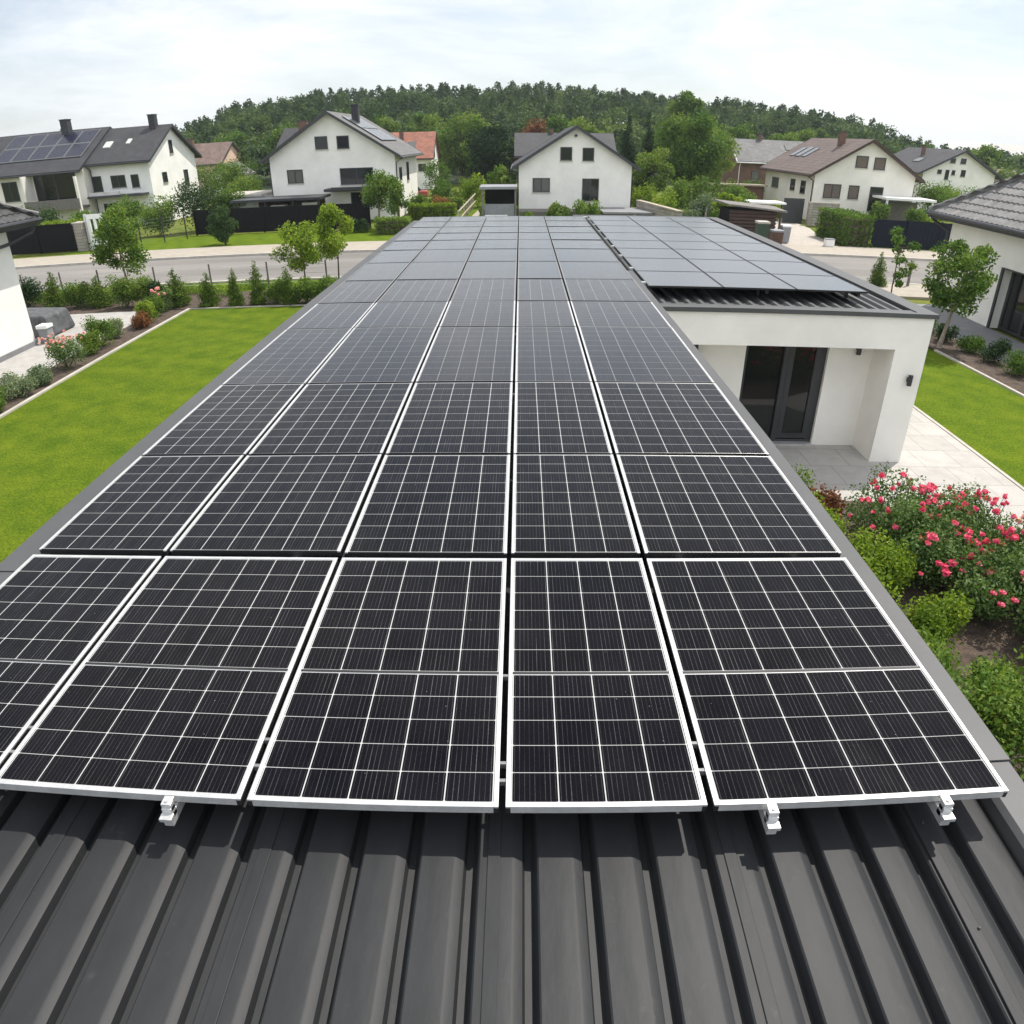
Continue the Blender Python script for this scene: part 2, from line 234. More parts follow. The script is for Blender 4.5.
# ------------------------------------------------------------------ mesh helpers
class MB:
    def __init__(s): s.v = []; s.f = []; s.uv = []
    def face(s, pts, uvs=None):
        i = len(s.v); s.v += [tuple(p) for p in pts]; s.f.append(tuple(range(i, i + len(pts))))
        s.uv.append(uvs)
    def box(s, x0, x1, y0, y1, z0, z1):
        x0, x1 = min(x0, x1), max(x0, x1); y0, y1 = min(y0, y1), max(y0, y1)
        i = len(s.v); s.v += [(x0, y0, z0), (x1, y0, z0), (x1, y1, z0), (x0, y1, z0), (x0, y0, z1), (x1, y0, z1), (x1, y1, z1), (x0, y1, z1)]
        for q in ((0, 3, 2, 1), (4, 5, 6, 7), (0, 1, 5, 4), (1, 2, 6, 5), (2, 3, 7, 6), (3, 0, 4, 7)): s.f.append(tuple(i + k for k in q)); s.uv.append(None)
        return s
    def hexa(s, p, uvtop=None):   # 8 points: bottom 4, top 4
        i = len(s.v); s.v += [tuple(q) for q in p]
        for n, q in enumerate(((0, 3, 2, 1), (4, 5, 6, 7), (0, 1, 5, 4), (1, 2, 6, 5), (2, 3, 7, 6), (3, 0, 4, 7))):
            s.f.append(tuple(i + k for k in q)); s.uv.append(uvtop if n == 1 else None)
        return s
    def prism(s, poly, z0, z1):
        n = len(poly); i = len(s.v); s.v += [(x, y, z0) for x, y in poly] + [(x, y, z1) for x, y in poly]
        s.f.append(tuple(range(i + n - 1, i - 1, -1))); s.uv.append(None); s.f.append(tuple(range(i + n, i + 2 * n))); s.uv.append(None)
        for k in range(n): s.f.append((i + k, i + (k + 1) % n, i + n + (k + 1) % n, i + n + k)); s.uv.append(None)
        return s
    def tube(s, pts, rad, n=8):
        pts = [Vector(p) for p in pts]; rad = rad if hasattr(rad, '__len__') else [rad] * len(pts); i = len(s.v)
        for k, p in enumerate(pts):
            d = (pts[min(k + 1, len(pts) - 1)] - pts[max(k - 1, 0)]).normalized()
            a = d.cross(Vector((0, 0, 1)) if abs(d.z) < .9 else Vector((1, 0, 0))).normalized(); b = d.cross(a)
            for j in range(n): s.v.append(tuple(p + (a * cos(2 * pi * j / n) + b * sin(2 * pi * j / n)) * rad[k]))
        for k in range(len(pts) - 1):
            for j in range(n): s.f.append((i + k * n + j, i + k * n + (j + 1) % n, i + (k + 1) * n + (j + 1) % n, i + (k + 1) * n + j)); s.uv.append(None)
        s.f.append(tuple(i + j for j in range(n))); s.uv.append(None); e = i + (len(pts) - 1) * n; s.f.append(tuple(e + n - 1 - j for j in range(n))); s.uv.append(None)
        return s
    def build(s, name, m, parent=None, bevel=0, smooth=False):
        off = Vector((0, 0, 0)); par = parent
        while par is not None: off += par.location; par = par.parent
        me = bpy.data.meshes.new(name); me.from_pydata([tuple(Vector(p) - off) for p in s.v], [], s.f); me.update()
        if any(u is not None for u in s.uv):
            ul = me.uv_layers.new(name='UVMap')
            for p, u in zip(me.polygons, s.uv):
                for k, li in enumerate(p.loop_indices):
                    if u is not None: ul.data[li].uv = u[k]
                    else:
                        c = s.v[p.vertices[k]]; nn = p.normal
                        ul.data[li].uv = (c[1], c[2]) if abs(nn.x) > .6 else ((c[0], c[2]) if abs(nn.y) > .6 else (c[0], c[1]))
        else: pass
        me.materials.append(m)
        o = bpy.data.objects.new(name, me); COL.objects.link(o); o.parent = parent
        if smooth: me.polygons.foreach_set('use_smooth', [True] * len(me.polygons))
        if bevel: b = o.modifiers.new('b', 'BEVEL'); b.width = bevel; b.segments = 2; b.limit_method = 'ANGLE'; b.angle_limit = R(40)
        return o
    def uvs(s): s.uv = [u if u is not None else 'auto' for u in s.uv]; return s
def tag(o, label=None, cat=None, group=None, kind=None):
    if label: o['label'] = label
    if cat: o['category'] = cat
    if group: o['group'] = group
    if kind: o['kind'] = kind
    return o
def thing(name, loc, label, cat, group=None):
    o = bpy.data.objects.new(name, None); COL.objects.link(o); o.location = loc; o.empty_display_size = .3
    return tag(o, label, cat, group)
def sheet(name, poly, z, m, label=None):
    b = MB(); b.face([(x, y, z) for x, y in poly]); return tag(b.build(name, m), label, None, None, 'structure')
def uvbuild(b, name, m, parent=None, bevel=0):
    if not any(u is not None for u in b.uv): b.uv[0] = None; b._f = 1
    # force automatic box UVs in metres
    off = Vector((0, 0, 0)); par = parent
    while par is not None: off += par.location; par = par.parent
    me = bpy.data.meshes.new(name); me.from_pydata([tuple(Vector(p) - off) for p in b.v], [], b.f); me.update(); ul = me.uv_layers.new(name='UVMap')
    for p, u in zip(me.polygons, b.uv):
        for k, li in enumerate(p.loop_indices):
            c = b.v[p.vertices[k]]; nn = p.normal
            ul.data[li].uv = u[k] if u is not None else ((c[1], c[2]) if abs(nn.x) > .6 else ((c[0], c[2]) if abs(nn.y) > .6 else (c[0], c[1])))
    me.materials.append(m); o = bpy.data.objects.new(name, me); COL.objects.link(o); o.parent = parent
    if bevel: q = o.modifiers.new('b', 'BEVEL'); q.width = bevel; q.segments = 1
    return o

# foliage: many small leaf faces spread through blobs
def leaf_mesh(name, blobs, m, parent=None, size=.06, density=1.0, seed=1, aspect=.55, up=0.25, shell=.45, tint=.5, tvar=.25):
    """blobs: (cx,cy,cz,rx,ry,rz[,n[,tint offset]])"""
    rng = np.random.default_rng(seed); P = []; T = []; Nn = []
    for b in blobs:
        c = np.array(b[:3]); r = np.array(b[3:6]); n = int(b[6] * density) if len(b) > 6 else int(density * 60)
        d = rng.normal(size=(n, 3)); d /= np.linalg.norm(d, axis=1)[:, None]
        rad = rng.random(n) ** shell * (1 + rng.normal(size=n) * .07)
        P.append(c + d * r * rad[:, None]); Nn.append(d)
        T.append(np.clip(tint + (b[7] if len(b) > 7 else 0) + rng.normal() * .08 + rng.normal(size=n) * tvar, 0, 1))
    P = np.concatenate(P); T = np.concatenate(T); D = np.concatenate(Nn); k = P[:, 2] > .02; P, T, D = P[k], T[k], D[k]; n = len(P)
    nrm = D * .5 + rng.normal(size=(n, 3)) * .75 + np.array([0, 0, up]); nrm /= np.linalg.norm(nrm, axis=1)[:, None]
    t = rng.normal(size=(n, 3)); t -= (t * nrm).sum(1)[:, None] * nrm; t /= np.linalg.norm(t, axis=1)[:, None]; bt = np.cross(nrm, t)
    s = size * (.65 + .7 * rng.random(n)); a = (t * s[:, None]) * .5; bb = (bt * (s * aspect)[:, None]) * .5
    V = np.stack([P - a, P + bb - a * .1, P + a, P - bb - a * .1], 1).reshape(-1, 3)
    off = Vector((0, 0, 0)); par = parent
    while par is not None: off += par.location; par = par.parent
    V = V - np.array(off)
    me = bpy.data.meshes.new(name); me.vertices.add(n * 4); me.vertices.foreach_set('co', V.ravel().astype(np.float32))
    me.loops.add(n * 4); me.loops.foreach_set('vertex_index', np.arange(n * 4, dtype=np.int32)); me.polygons.add(n)
    me.polygons.foreach_set('loop_start', np.arange(0, n * 4, 4, dtype=np.int32)); me.update(calc_edges=True)
    at = me.attributes.new('tint', 'FLOAT', 'FACE'); at.data.foreach_set('value', T.astype(np.float32))
    me.materials.append(m); o = bpy.data.objects.new(name, me); COL.objects.link(o); o.parent = parent
    return o
def crown_blobs(x, y, z0, z1, r, n, seed, num, flat=1.0, lean=(0, 0), rmin=.32, rmax=.5):
    g = random.Random(seed); out = []; h = z1 - z0
    for i in range(n):
        u = (i + .5) / n; a = g.random() * 2 * pi; zz = z0 + h * (.12 + .8 * u)
        prof = sin(pi * min(1, max(0.06, (.12 + .8 * u)))) ** .6
        rr = r * prof * (.35 + .45 * g.random()); br = r * (rmin + (rmax - rmin) * g.random())
        out.append((x + lean[0] * u + rr * cos(a), y + lean[1] * u + rr * sin(a), zz, br, br, br * .8 * flat, int(num / n), g.gauss(0, .10)))
    return out
def trunk(parent, x, y, z0, z1, r, blobs, m, seed=0, lean=(0, 0), limbs=8):
    g = random.Random(seed); b = MB(); k = 5
    pts = [(x + lean[0] * i / k + g.gauss(0, r * .3) * (i > 0), y + lean[1] * i / k + g.gauss(0, r * .3) * (i > 0), z0 + (z1 - z0) * i / k) for i in range(k + 1)]
    b.tube(pts, [r * (1.25 if i == 0 else 1 - .75 * i / k) for i in range(k + 1)], 8)
    for q in blobs[:limbs]:
        i = g.randint(2, 4); p = pts[i]; e = (q[0], q[1], q[2]); mid = tuple((p[j] * .5 + e[j] * .5) + g.gauss(0, r * .5) for j in range(3))
        b.tube([p, mid, e], [r * .42, r * .28, r * .1], 5)
    return b.build('trunk', m, parent, smooth=True)
def tree(name, label, x, y, h, r, num, cat='tree', m='leaf', z0=None, size=.12, seed=1, nb=14, tr=.09, group=None, bark='bark', lean=(0, 0), tint=.5, rmin=.32, rmax=.5, tz=.75, tvar=.25):
    t = thing(name, (x, y, 0), label, cat, group); z0 = h * .3 if z0 is None else z0
    bl = crown_blobs(x, y, z0, h, r, nb, seed, num, lean=lean, rmin=rmin, rmax=rmax)
    trunk(t, x, y, 0, z0 + (h - z0) * tz, tr, bl, M[bark], seed, lean); leaf_mesh('crown', bl, M[m], t, size, 1, seed, tint=tint, tvar=tvar)
    return t
def bush(name, label, x, y, h, r, num, m='leaf', size=.06, seed=1, cat='shrub', group=None, nb=9, tint=.5, stems=5, aspect=.55, tvar=.25):
    t = thing(name, (x, y, 0), label, cat, group); g = random.Random(seed); bl = []
    for i in range(nb):
        a = g.random() * 2 * pi; rr = r * .62 * math.sqrt(g.random()); br = r * (.30 + .22 * g.random()); hz = h * (.35 + .42 * g.random())
        bl.append((x + rr * cos(a), y + rr * sin(a), hz, br, br, min(br * 1.15, h * .42), int(num / nb), g.gauss(0, .10)))
    bl.append((x, y, h * .35, r * .8, r * .8, h * .36, int(num / nb * 1.6), -.08))
    b = MB()
    for q in bl[:stems]: b.tube([(x + g.gauss(0, .04), y + g.gauss(0, .04), 0), ((x + q[0]) / 2, (y + q[1]) / 2, q[2] * .5), q[:3]], [.018, .012, .006], 5)
    b.build('stems', M['bark'], t); leaf_mesh('foliage', bl, M[m], t, size, 1, seed, tint=tint, aspect=aspect, tvar=tvar)
    return t
def conifer(name, label, x, y, h, r, num, m='leaf_dark', size=.12, seed=1, cat='conifer', group=None, z0=.05, power=1.0, tint=.5, body=1.0):
    t = thing(name, (x, y, 0), label, cat, group); rng = np.random.default_rng(seed); bl = []; n = 16
    for i in range(n):
        u = (i + .5) / n; rr = r * (1 - u) ** power * body + .02 * r; zz = z0 * h + (h - z0 * h) * u
        for j in range(max(1, int(6 * (1 - u)) + 1)):
            a = rng.random() * 2 * pi; d = rr * .5 * rng.random() ** .5
            bl.append((x + d * cos(a), y + d * sin(a), zz, rr * .62 + .02, rr * .62 + .02, h / n * 1.1, num / 60 * (1.2 - u) * .9, rng.normal() * .08))
    MB().tube([(x, y, 0), (x, y, h * .5), (x, y, h * .93)], [max(.015, r * .10), max(.01, r * .06), .008], 6).build('trunk', M['bark'], t)
    leaf_mesh('crown', bl, M[m], t, size, 1, seed, aspect=.35, up=.1, shell=.35, tint=tint)
    return t
def hedge(name, label, x0, x1, y0, y1, h, num, m='leaf', size=.1, seed=1, cat='hedge', group=None, tint=.5):
    t = thing(name, ((x0 + x1) / 2, (y0 + y1) / 2, 0), label, cat, group); rng = np.random.default_rng(seed); bl = []
    lx, ly = x1 - x0, y1 - y0; r = .2; nx, ny, nz = max(2, int(lx / .32)), max(2, int(ly / .32)), max(2, int(h / .3)); cells = []
    for i in range(nx):
        for j in range(ny):
            for k in range(nz):
                if i in (0, nx - 1) or j in (0, ny - 1) or k == nz - 1: cells.append((x0 + lx * (i + .5) / nx, y0 + ly * (j + .5) / ny, h * (k + .5) / nz))
    n = max(8, int(num / len(cells)))
    for c in cells: bl.append((c[0] + rng.normal() * .03, c[1] + rng.normal() * .03, c[2] + rng.normal() * .03, r, r, r, n, rng.normal() * .06))
    MB().box(x0 + .25, x1 - .25, y0 + .25, y1 - .25, 0, h - .3).build('branches', M['bark'], t)
    leaf_mesh('foliage', bl, M[m], t, size, 1, seed, tint=tint); return t

# ------------------------------------------------------------------ terrain, road, lawns
EL = [(-60, .8), (-45, 1.3), (-35.9, 1.75), (-32, 1.95), (-28.4, 1.7), (-24.4, 2.0), (-22.3, 2.5), (-20.3, 3.25), (-16, 3.75), (-8.9, 3.9), (-1.7, 4.0), (1.2, 4.05), (5.6, 3.85), (9.2, 3.5), (12.8, 3.3), (17, 3.1), (23.2, 2.5), (26.7, 1.8), (30, 1.15), (33.2, .55), (36, .25), (60, .2)]
def skyel(a): return float(np.interp(a, [e[0] for e in EL], [e[1] for e in EL]))
RT = 235.0
def hillz(x, y):
    r = math.hypot(x, y); a = math.degrees(math.atan2(x, max(y, 1e-3))) if y > 0 else 90
    top = max(0, 5.6 + RT * math.tan(R(skyel(a))) - 10.5); u = min(1, max(0, (r - 108) / (RT - 118)))
    return top * (u * u * (3 - 2 * u)) * (1 if y > 0 else 0)
b = MB(); b.face([(-2500, -800, -.06), (2500, -800, -.06), (2500, 2500, -.06), (-2500, 2500, -.06)]); tag(b.build('ground', M['ground']), kind='structure')
hv = []; hf = []; na, nr = 90, 24
for i in range(na + 1):
    a = R(-60 + 120 * i / na)
    for j in range(nr + 1):
        r = 106 + (300 - 106) * j / nr; x, y = r * sin(a), r * cos(a); hv.append((x, y, hillz(x, y) - (.12 if j == 0 else -.02) - (3 if j == nr else 0)))
for i in range(na):
    for j in range(nr): q = i * (nr + 1) + j; hf.append((q, q + 1, q + nr + 2, q + nr + 1))
me = bpy.data.meshes.new('hill'); me.from_pydata(hv, [], hf); me.materials.append(M['hill']); ho = bpy.data.objects.new('hill', me); COL.objects.link(ho); tag(ho, kind='structure')

sheet('road', [(-120, 32.0), (120, 32.0), (120, 40.2), (-120, 40.2)], -.03, M['asphalt'])
b = MB().box(-120, 120, 40.2, 40.4, -.05, .09); b.build('kerb', M['kerb'])['kind'] = 'structure'
b = MB().box(-120, -8, 31.8, 32.0, -.05, .07); b.box(8, 120, 31.8, 32.0, -.05, .07); b.build('kerb', M['kerb'])['kind'] = 'structure'
b = MB().box(-120, 120, 40.4, 44.0, -.05, .08); b.build('pavement', M['sidewalk'])['kind'] = 'structure'
b = MB().box(9.8, 120, 28.9, 31.8, -.05, .05); b.build('pavement', M['sidewalk'])['kind'] = 'structure'
sheet('lawn', [(-12.75, 2), (-3.0, 2), (-3.0, 26.3), (-12.75, 26.3)], 0.0, M['lawn'])
sheet('lawn', [(9.55, -2), (14.2, -2), (13.4, 14), (12.9, 20.6), (12.6, 26.5), (9.9, 28.7), (9.55, 28.7)], 0.0, M['lawn2'])
sheet('lawn', [(-30, 44.0), (-8, 44.0), (-8, 51.3), (-30, 51.3)], 0.004, M['lawn2'])
sheet('lawn', [(-8, 44), (16, 44), (16, 75), (-8, 75)], 0.006, M['lawn2'])
b = MB().box(-12.87, -12.75, 2, 26.3, -.05, .045); b.box(-12.87, -3.2, 26.3, 26.38, -.05, .035); tag(b.build('kerb', M['kerb']), kind='structure')
b = MB().box(9.47, 9.55, -2, 28.7, -.05, .03); tag(b.build('kerb', M['kerb']), kind='structure')
b = MB(); b.hexa([(14.2, -2, -.05), (14.29, -2, -.05), (12.99, 20.6, -.05), (12.9, 20.6, -.05), (14.2, -2, .05), (14.29, -2, .05), (12.99, 20.6, .05), (12.9, 20.6, .05)])
tag(b.build('kerb', M['kerb']), kind='structure')
sheet('soil', [(-13.95, 2), (-12.87, 2), (-12.87, 26.3), (-14.1, 26.3)], .008, M['soil'])
sheet('soil', [(-22, 26.42), (-3.2, 26.42), (-3.2, 29.5), (-22, 29.5)], .006, M['soil'])
sheet('soil', [(14.29, -2), (15.2, -2), (14.6, 21), (14.4, 27.5), (12.7, 26.4), (12.99, 20.6)], .008, M['soil'])
sheet('soil', [(1.95, -3), (8.35, -3), (8.15, 9.2), (6.1, 10.55), (1.95, 10.62)], .008, M['soil'])
sheet('patio', [(1.95, 10.62), (6.1, 10.55), (8.15, 9.2), (8.35, -3), (9.47, -3), (9.47, 28.7), (7.5, 28.7), (7.5, 13.3), (1.95, 13.3)], .012, M['patio'])
sheet('paving', [(-22, 10), (-13.95, 10), (-14.1, 26.4), (-22, 26.4)], .004, M['paveL'])
sheet('paving', [(15.2, -2), (17.0, -2), (17.0, 27.8), (14.4, 27.5), (14.6, 21)], .004, M['paveG'])
sheet('road', [(13.0, 44.0), (19.2, 44.0), (21.6, 54), (22.5, 66), (18.5, 66), (15.5, 54)], .02, M['drive'])
sheet('path', [(-4.1, 44), (-3.3, 44), (-3.1, 60), (-2.4, 75), (-3.2, 75), (-3.9, 60)], .018, M['sidewalk'])
# grass verge on the near side of the road
sheet('verge', [(-120, 29.5), (-3.2, 29.5), (-3.2, 31.8), (-120, 31.8)], .002, M['lawn2'])

# ------------------------------------------------------------------ the main house with its metal roof
RZ = 3.42
hs = thing('flat_roofed_house', (-.5, 9, 0), 'long low house whose dark ribbed metal roof carries the main solar array', 'house')
MB().box(-2.98, 1.86, -3.0, 21.1, 0, 3.30).build('wall', M['render'], hs)
# ribbed sheets between the raised seams
seams = [-2.5, -1.70, -.90, -.09, .735, 1.475]
def rib(x0, x1, npitch):
    pr = []; p = (x1 - x0) / npitch
    for i in range(npitch):
        a = x0 + i * p
        pr += [(a, 0), (a + .062, 0), (a + .072, -.002), (a + .098, -.016), (a + .106, -.050), (a + .128, -.053), (a + .134, -.048), (a + .149, -.005), (a + .155, 0.0)]
    pr.append((x1, 0)); return pr
def sheetmesh(b, pr, y0, y1, z, ny=1):
    i = len(b.v); n = len(pr)
    for k in range(ny + 1):
        for x, dz in pr: b.v.append((x, y0 + (y1 - y0) * k / ny, z + dz))
    for k in range(ny):
        for j in range(n - 1): q = i + k * n + j; b.f.append((q, q + 1, q + n + 1, q + n)); b.uv.append(None)
edges = [-3.02] + seams + [1.90]
for k in range(len(edges) - 1):
    w = edges[k + 1] - edges[k]; b = MB(); sheetmesh(b, rib(edges[k], edges[k + 1], max(2, round(w / .2))), -3.0, 21.15, RZ, 6)
    o = b.build('roof_sheet', M['roof'], hs); me = o.data; me.polygons.foreach_set('use_smooth', [True] * len(me.polygons))
    q = o.modifiers.new('e', 'EDGE_SPLIT'); q.split_angle = R(24)
for k, x in enumerate(seams):
    b = MB().box(x - .022, x + .022, -3.0, 21.15, RZ - .02, RZ + .005)
    if k == 5: b = MB().box(x - .022, x + .022, -3.0, 21.15, RZ - .02, RZ + .010)
    b.build('seam_cap', M['roof'], hs, bevel=.002)
def verge(xi, xo, y0, y1, dz):
    s = 1 if xo > xi else -1; b = MB()
    pr = [(xi, RZ - .05 + dz), (xi, RZ + .055 + dz), (xi + s * .02, RZ + .075 + dz), (xo - s * .02, RZ + .075 + dz), (xo, RZ + .055 + dz), (xo, RZ - .16 + dz)]
    for a, c in zip(pr[:-1], pr[1:]):
        b.face([(a[0], y0, a[1]), (c[0], y0, c[1]), (c[0], y1, c[1]), (a[0], y1, a[1])])
    b.face([(x, y0, z) for x, z in pr]); b.face([(x, y1, z) for x, z in pr])
    return b.build('verge_flashing', M['flash'], hs)
verge(1.79, 1.975, 1.78, 6.9, 0); verge(1.79, 1.975, 6.905, 12.6, -.003)
MB().box(1.775, 1.80, 12.605, 21.15, RZ - .3, RZ + .03).build('edge_trim', M['darkrail'], hs); verge(1.79, 1.97, -3.0, 1.775, -.008)
verge(-2.83, -3.10, 3.1, 9.1, 0); verge(-2.83, -3.10, 9.105, 15.1, -.003); verge(-2.83, -3.10, 15.105, 21.2, 0); verge(-2.83, -3.095, -3, 3.095, -.006)
MB().box(-3.09, 1.96, 21.155, 21.25, RZ - .16, RZ + .06).build('ridge_flashing', M['flash'], hs)
rg = random.Random(5); 
for x in (1.49,):
    for k in range(5): MB().tube([(x, .3 + k * .42, RZ + .010), (x, .3 + k * .42, RZ + .018)], [.006, .004], 6).build('screw', M['capmetal'], hs)

# ------------------------------------------------------------------ solar panels on the main roof
CX = [-2.778, -1.968, -.965, -.062, .655, 1.766]; CN = [5, 6, 5, 4, 6]
RY = [1.530, 3.145, 4.476, 6.064, 8.103, 9.517, 11.163, 12.891, 14.475, 15.902, 17.159, 18.45, 19.78, 21.10]
ORD = ['first', 'second', 'third', 'fourth', 'fifth', 'sixth', 'seventh', 'eighth', 'ninth', 'tenth', 'eleventh', 'twelfth', 'thirteenth']
ROWN = ['the front row'] + ['the %s row' % ORD[i] for i in range(1, 12)] + ['the farthest row']
POSN = ['at the far left', 'second from the left', 'in the middle column', 'second from the right', 'at the far right']
PZ = 3.60
def panel(x0, x1, y0, y1, zt, nx, ny, label, group, fw, fe, mid=None, m='cell', fm='alu', clamps=True, rs=0, tilt=False):
    t = thing('solar_panel', ((x0 + x1) / 2, (y0 + y1) / 2, zt - .035), label, 'solar panel', group); h = .035
    b = MB(); b.box(x0, x0 + fw, y0, y1, zt - .009, zt); b.box(x1 - fw, x1, y0, y1, zt - .009, zt)
    for xa, xb in ((x0 + .001, x0 + fw), (x1 - fw, x1 - .001)): MB().box(xa, xb, y0 + .001, y1 - .001, zt - h, zt - .0095).build('frame_side', M['darkrail'], t);  # aluminium sides coloured dark, the column gap's shade painted in
    if fe > .015: b.box(x0 + fw, x1 - fw, y0, y0 + fe, zt - h, zt - .0005); b.box(x0 + fw, x1 - fw, y1 - fe, y1, zt - h, zt - .0005)
    elif fm in ('alu', 'greyframe'):
        MB().box(x0 + fw, x1 - fw, y0, y0 + fe - .003, zt - h, zt - .001).build('frame_end', M['darkrail'], t); MB().box(x0 + fw, x1 - fw, y1 - fe + .003, y1, zt - h, zt - .001).build('frame_end', M['darkrail'], t)  # row ends coloured dark so the gap's shade is in the colour
        b.box(x0 + fw, x1 - fw, y0 + fe - .003, y0 + fe, zt - .012, zt - .0012); b.box(x0 + fw, x1 - fw, y1 - fe, y1 - fe + .003, zt - .012, zt - .0012)
    else: b.box(x0 + fw, x1 - fw, y0, y0 + fe, zt - h, zt - .0005); b.box(x0 + fw, x1 - fw, y1 - fe, y1, zt - h, zt - .0005)
    b.build('frame', M[fm], t, bevel=.0015 if y0 < 5 else 0)
    def glass(a, c, n0, n1):
        g = MB(); g.face([(x0 + fw, a, zt - .004), (x1 - fw, a, zt - .004), (x1 - fw, c, zt - .004), (x0 + fw, c, zt - .004)], [(-.02, n0 - .02), (nx + .02, n0 - .02), (nx + .02, n1 + .02), (-.02, n1 + .02)]); return g
    if mid:
        g = glass(y0 + fe, mid - .008, 0, 5); g2 = glass(mid + .008, y1 - fe, 5, 11)
        for fcs, u in zip(g2.f, g2.uv): g.face([g2.v[i] for i in fcs], u)
        g.build('cell_glass', M[m], t)
        MB().box(x0 + fw, x1 - fw, mid - .008, mid + .008, zt - .02, zt - .002).build('divider', M['darkrail'], t)
        MB().box(x0 + fw, x1 - fw, mid - .0115, mid - .0082, zt - .02, zt - .0022).build('divider_strip', M['alu'], t)
    else: glass(y0 + fe, y1 - fe, 0, ny).build('cell_glass', M[m], t)
    MB().box(x0 + fw, x1 - fw, y0 + fe, y1 - fe, zt - .034, zt - .030).build('backing_sheet', M['darkrail'], t)
    if clamps:
        for yy in clamps:
            MB().box(x1 - .003, x1 + .027, yy - .007, yy + .007, zt - .03, zt - .006).build('clamp', M['greyframe'], t, bevel=.001)
    if tilt: t.rotation_euler = (rg.gauss(0, .0018), rg.gauss(0, .0018), 0)
    return t
for r in range(13):
    for c in range(5):
        g = .012; y0 = RY[r] + (.03 if r == 1 else .016); y1 = RY[r + 1] - (.028 if r == 0 else .016)
        x0 = CX[c] + (g if c else 0); x1 = CX[c + 1] - (g if c < 4 else 0)
        jz = rg.uniform(-.003, .003)
        cl = ([] if c == 4 else ([y0 + .16, y0 + .29] if r == 0 else ([y1 - .3] if r in (2, 3) and c == 2 else [])))
        if r == 0 and c == 2: cl = [y0 + .12, y0 + .20, y0 + .67]
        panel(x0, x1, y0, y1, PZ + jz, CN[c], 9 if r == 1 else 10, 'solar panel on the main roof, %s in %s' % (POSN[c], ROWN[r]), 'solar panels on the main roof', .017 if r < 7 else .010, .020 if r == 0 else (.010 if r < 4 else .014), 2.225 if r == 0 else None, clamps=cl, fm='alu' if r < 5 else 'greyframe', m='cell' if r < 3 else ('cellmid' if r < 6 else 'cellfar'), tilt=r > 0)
lab = {-1.235: 'silver rail end and clamp under the left front panel edge', .865: 'silver rail end clamped at the left part of the right front panel', 1.505: 'silver rail end clamped near the right corner of the array'}
for x, lb in lab.items():
    t = thing('mounting_rail', (x, 1.5, RZ), lb, 'mounting rail', 'rails the panels are clamped to')
    MB().box(x - .018, x + .018, 1.480, 20.9, RZ + .095, PZ - .037).build('rail', M['alu'], t, bevel=.003)
    b = MB(); b.box(x - .018, x + .018, 1.494, 1.527, PZ - .06, PZ - .012); b.box(x - .023, x + .023, 1.468, 1.498, PZ - .050, PZ - .034); b.box(x - .018, x + .018, 1.500, 1.540, PZ + .0015, PZ + .007); b.box(x - .018, x + .018, 1.500, 1.5275, PZ - .03, PZ + .0015)
    b.build('end_clamp', M['alu'], t, bevel=.002)
    MB().tube([(x, 1.515, PZ + .006), (x, 1.515, PZ + .014)], .007, 8).build('bolt', M['alu'], t)

# ------------------------------------------------------------------ annex
an = thing('annex', (5, 14, 0), 'white rendered flat-roofed annex with a recessed glazed patio door', 'building')
AX0, AX1, AY0, AY1, AZ = 1.98, 7.52, 12.21, 28.3, 2.93
b = MB(); b.box(AX0, AX1, AY0, AY0 + .30, 2.28, AZ)                     # fascia over the recess
b.box(6.88, AX1, AY0, 13.02, 0, 2.28)                                # pier
b.box(AX0, 4.32, 13.02, 13.3, 0, 2.28); b.box(5.98, AX1, 13.02, 13.3, 0, 2.28)
b.box(AX0, AX1, AY0 + .30, 13.3, 2.28, 2.45)                           # soffit
b.box(AX1 - .3, AX1, AY0 + .30, AY1, 2.45, AZ); b.box(AX1 - .3, AX1, 13.3, AY1, 0, 2.45); b.box(AX0, AX1 - .3, AY1 - .3, AY1, 0, AZ); b.box(AX0, AX0 + .2, 13.3, AY1 - .3, 0, 2.7)
b.build('wall', M['render'], an)
b = MB(); b.box(AX0, AX1 + .05, AY0 - .05, AY0 + .08, AZ, AZ + .03); b.box(AX0, AX1 - .315, AY0 + .08, AY0 + .315, AZ, AZ + .012); b.box(AX1 - .315, AX1 + .05, AY0 + .08, AY1 + .05, AZ, AZ + .03); b.box(AX0, AX1 - .315, AY1 - .22, AY1 + .05, AZ, AZ + .03)
b.box(AX0, AX1 + .05, AY0 - .05, AY0 - .02, AZ - .05, AZ); b.box(AX1 + .02, AX1 + .05, AY0 - .02, AY1 + .05, AZ - .05, AZ)
b.build('parapet_cap', M['flash'], an)
b = MB(); b.box(AX1 - .31, AX1 - .302, AY0 + .3, AY1 - .3, 2.7, AZ); b.box(AX0, AX1 - .31, AY0 + .302, AY0 + .31, 2.7, AZ - .002); b.build('parapet_lining', M['anthra'], an)
b = MB(); x = AX0 + .02; pr = []
while x < AX1 - .33: pr += [(x, 0), (x + .05, .0), (x + .085, .05), (x + .15, .05), (x + .185, 0)]; x += .235
sheetmesh(b, pr, AY0 + .3, AY1 - .3, 2.875, 1); o = b.build('roof_sheet', M['flash'], an)
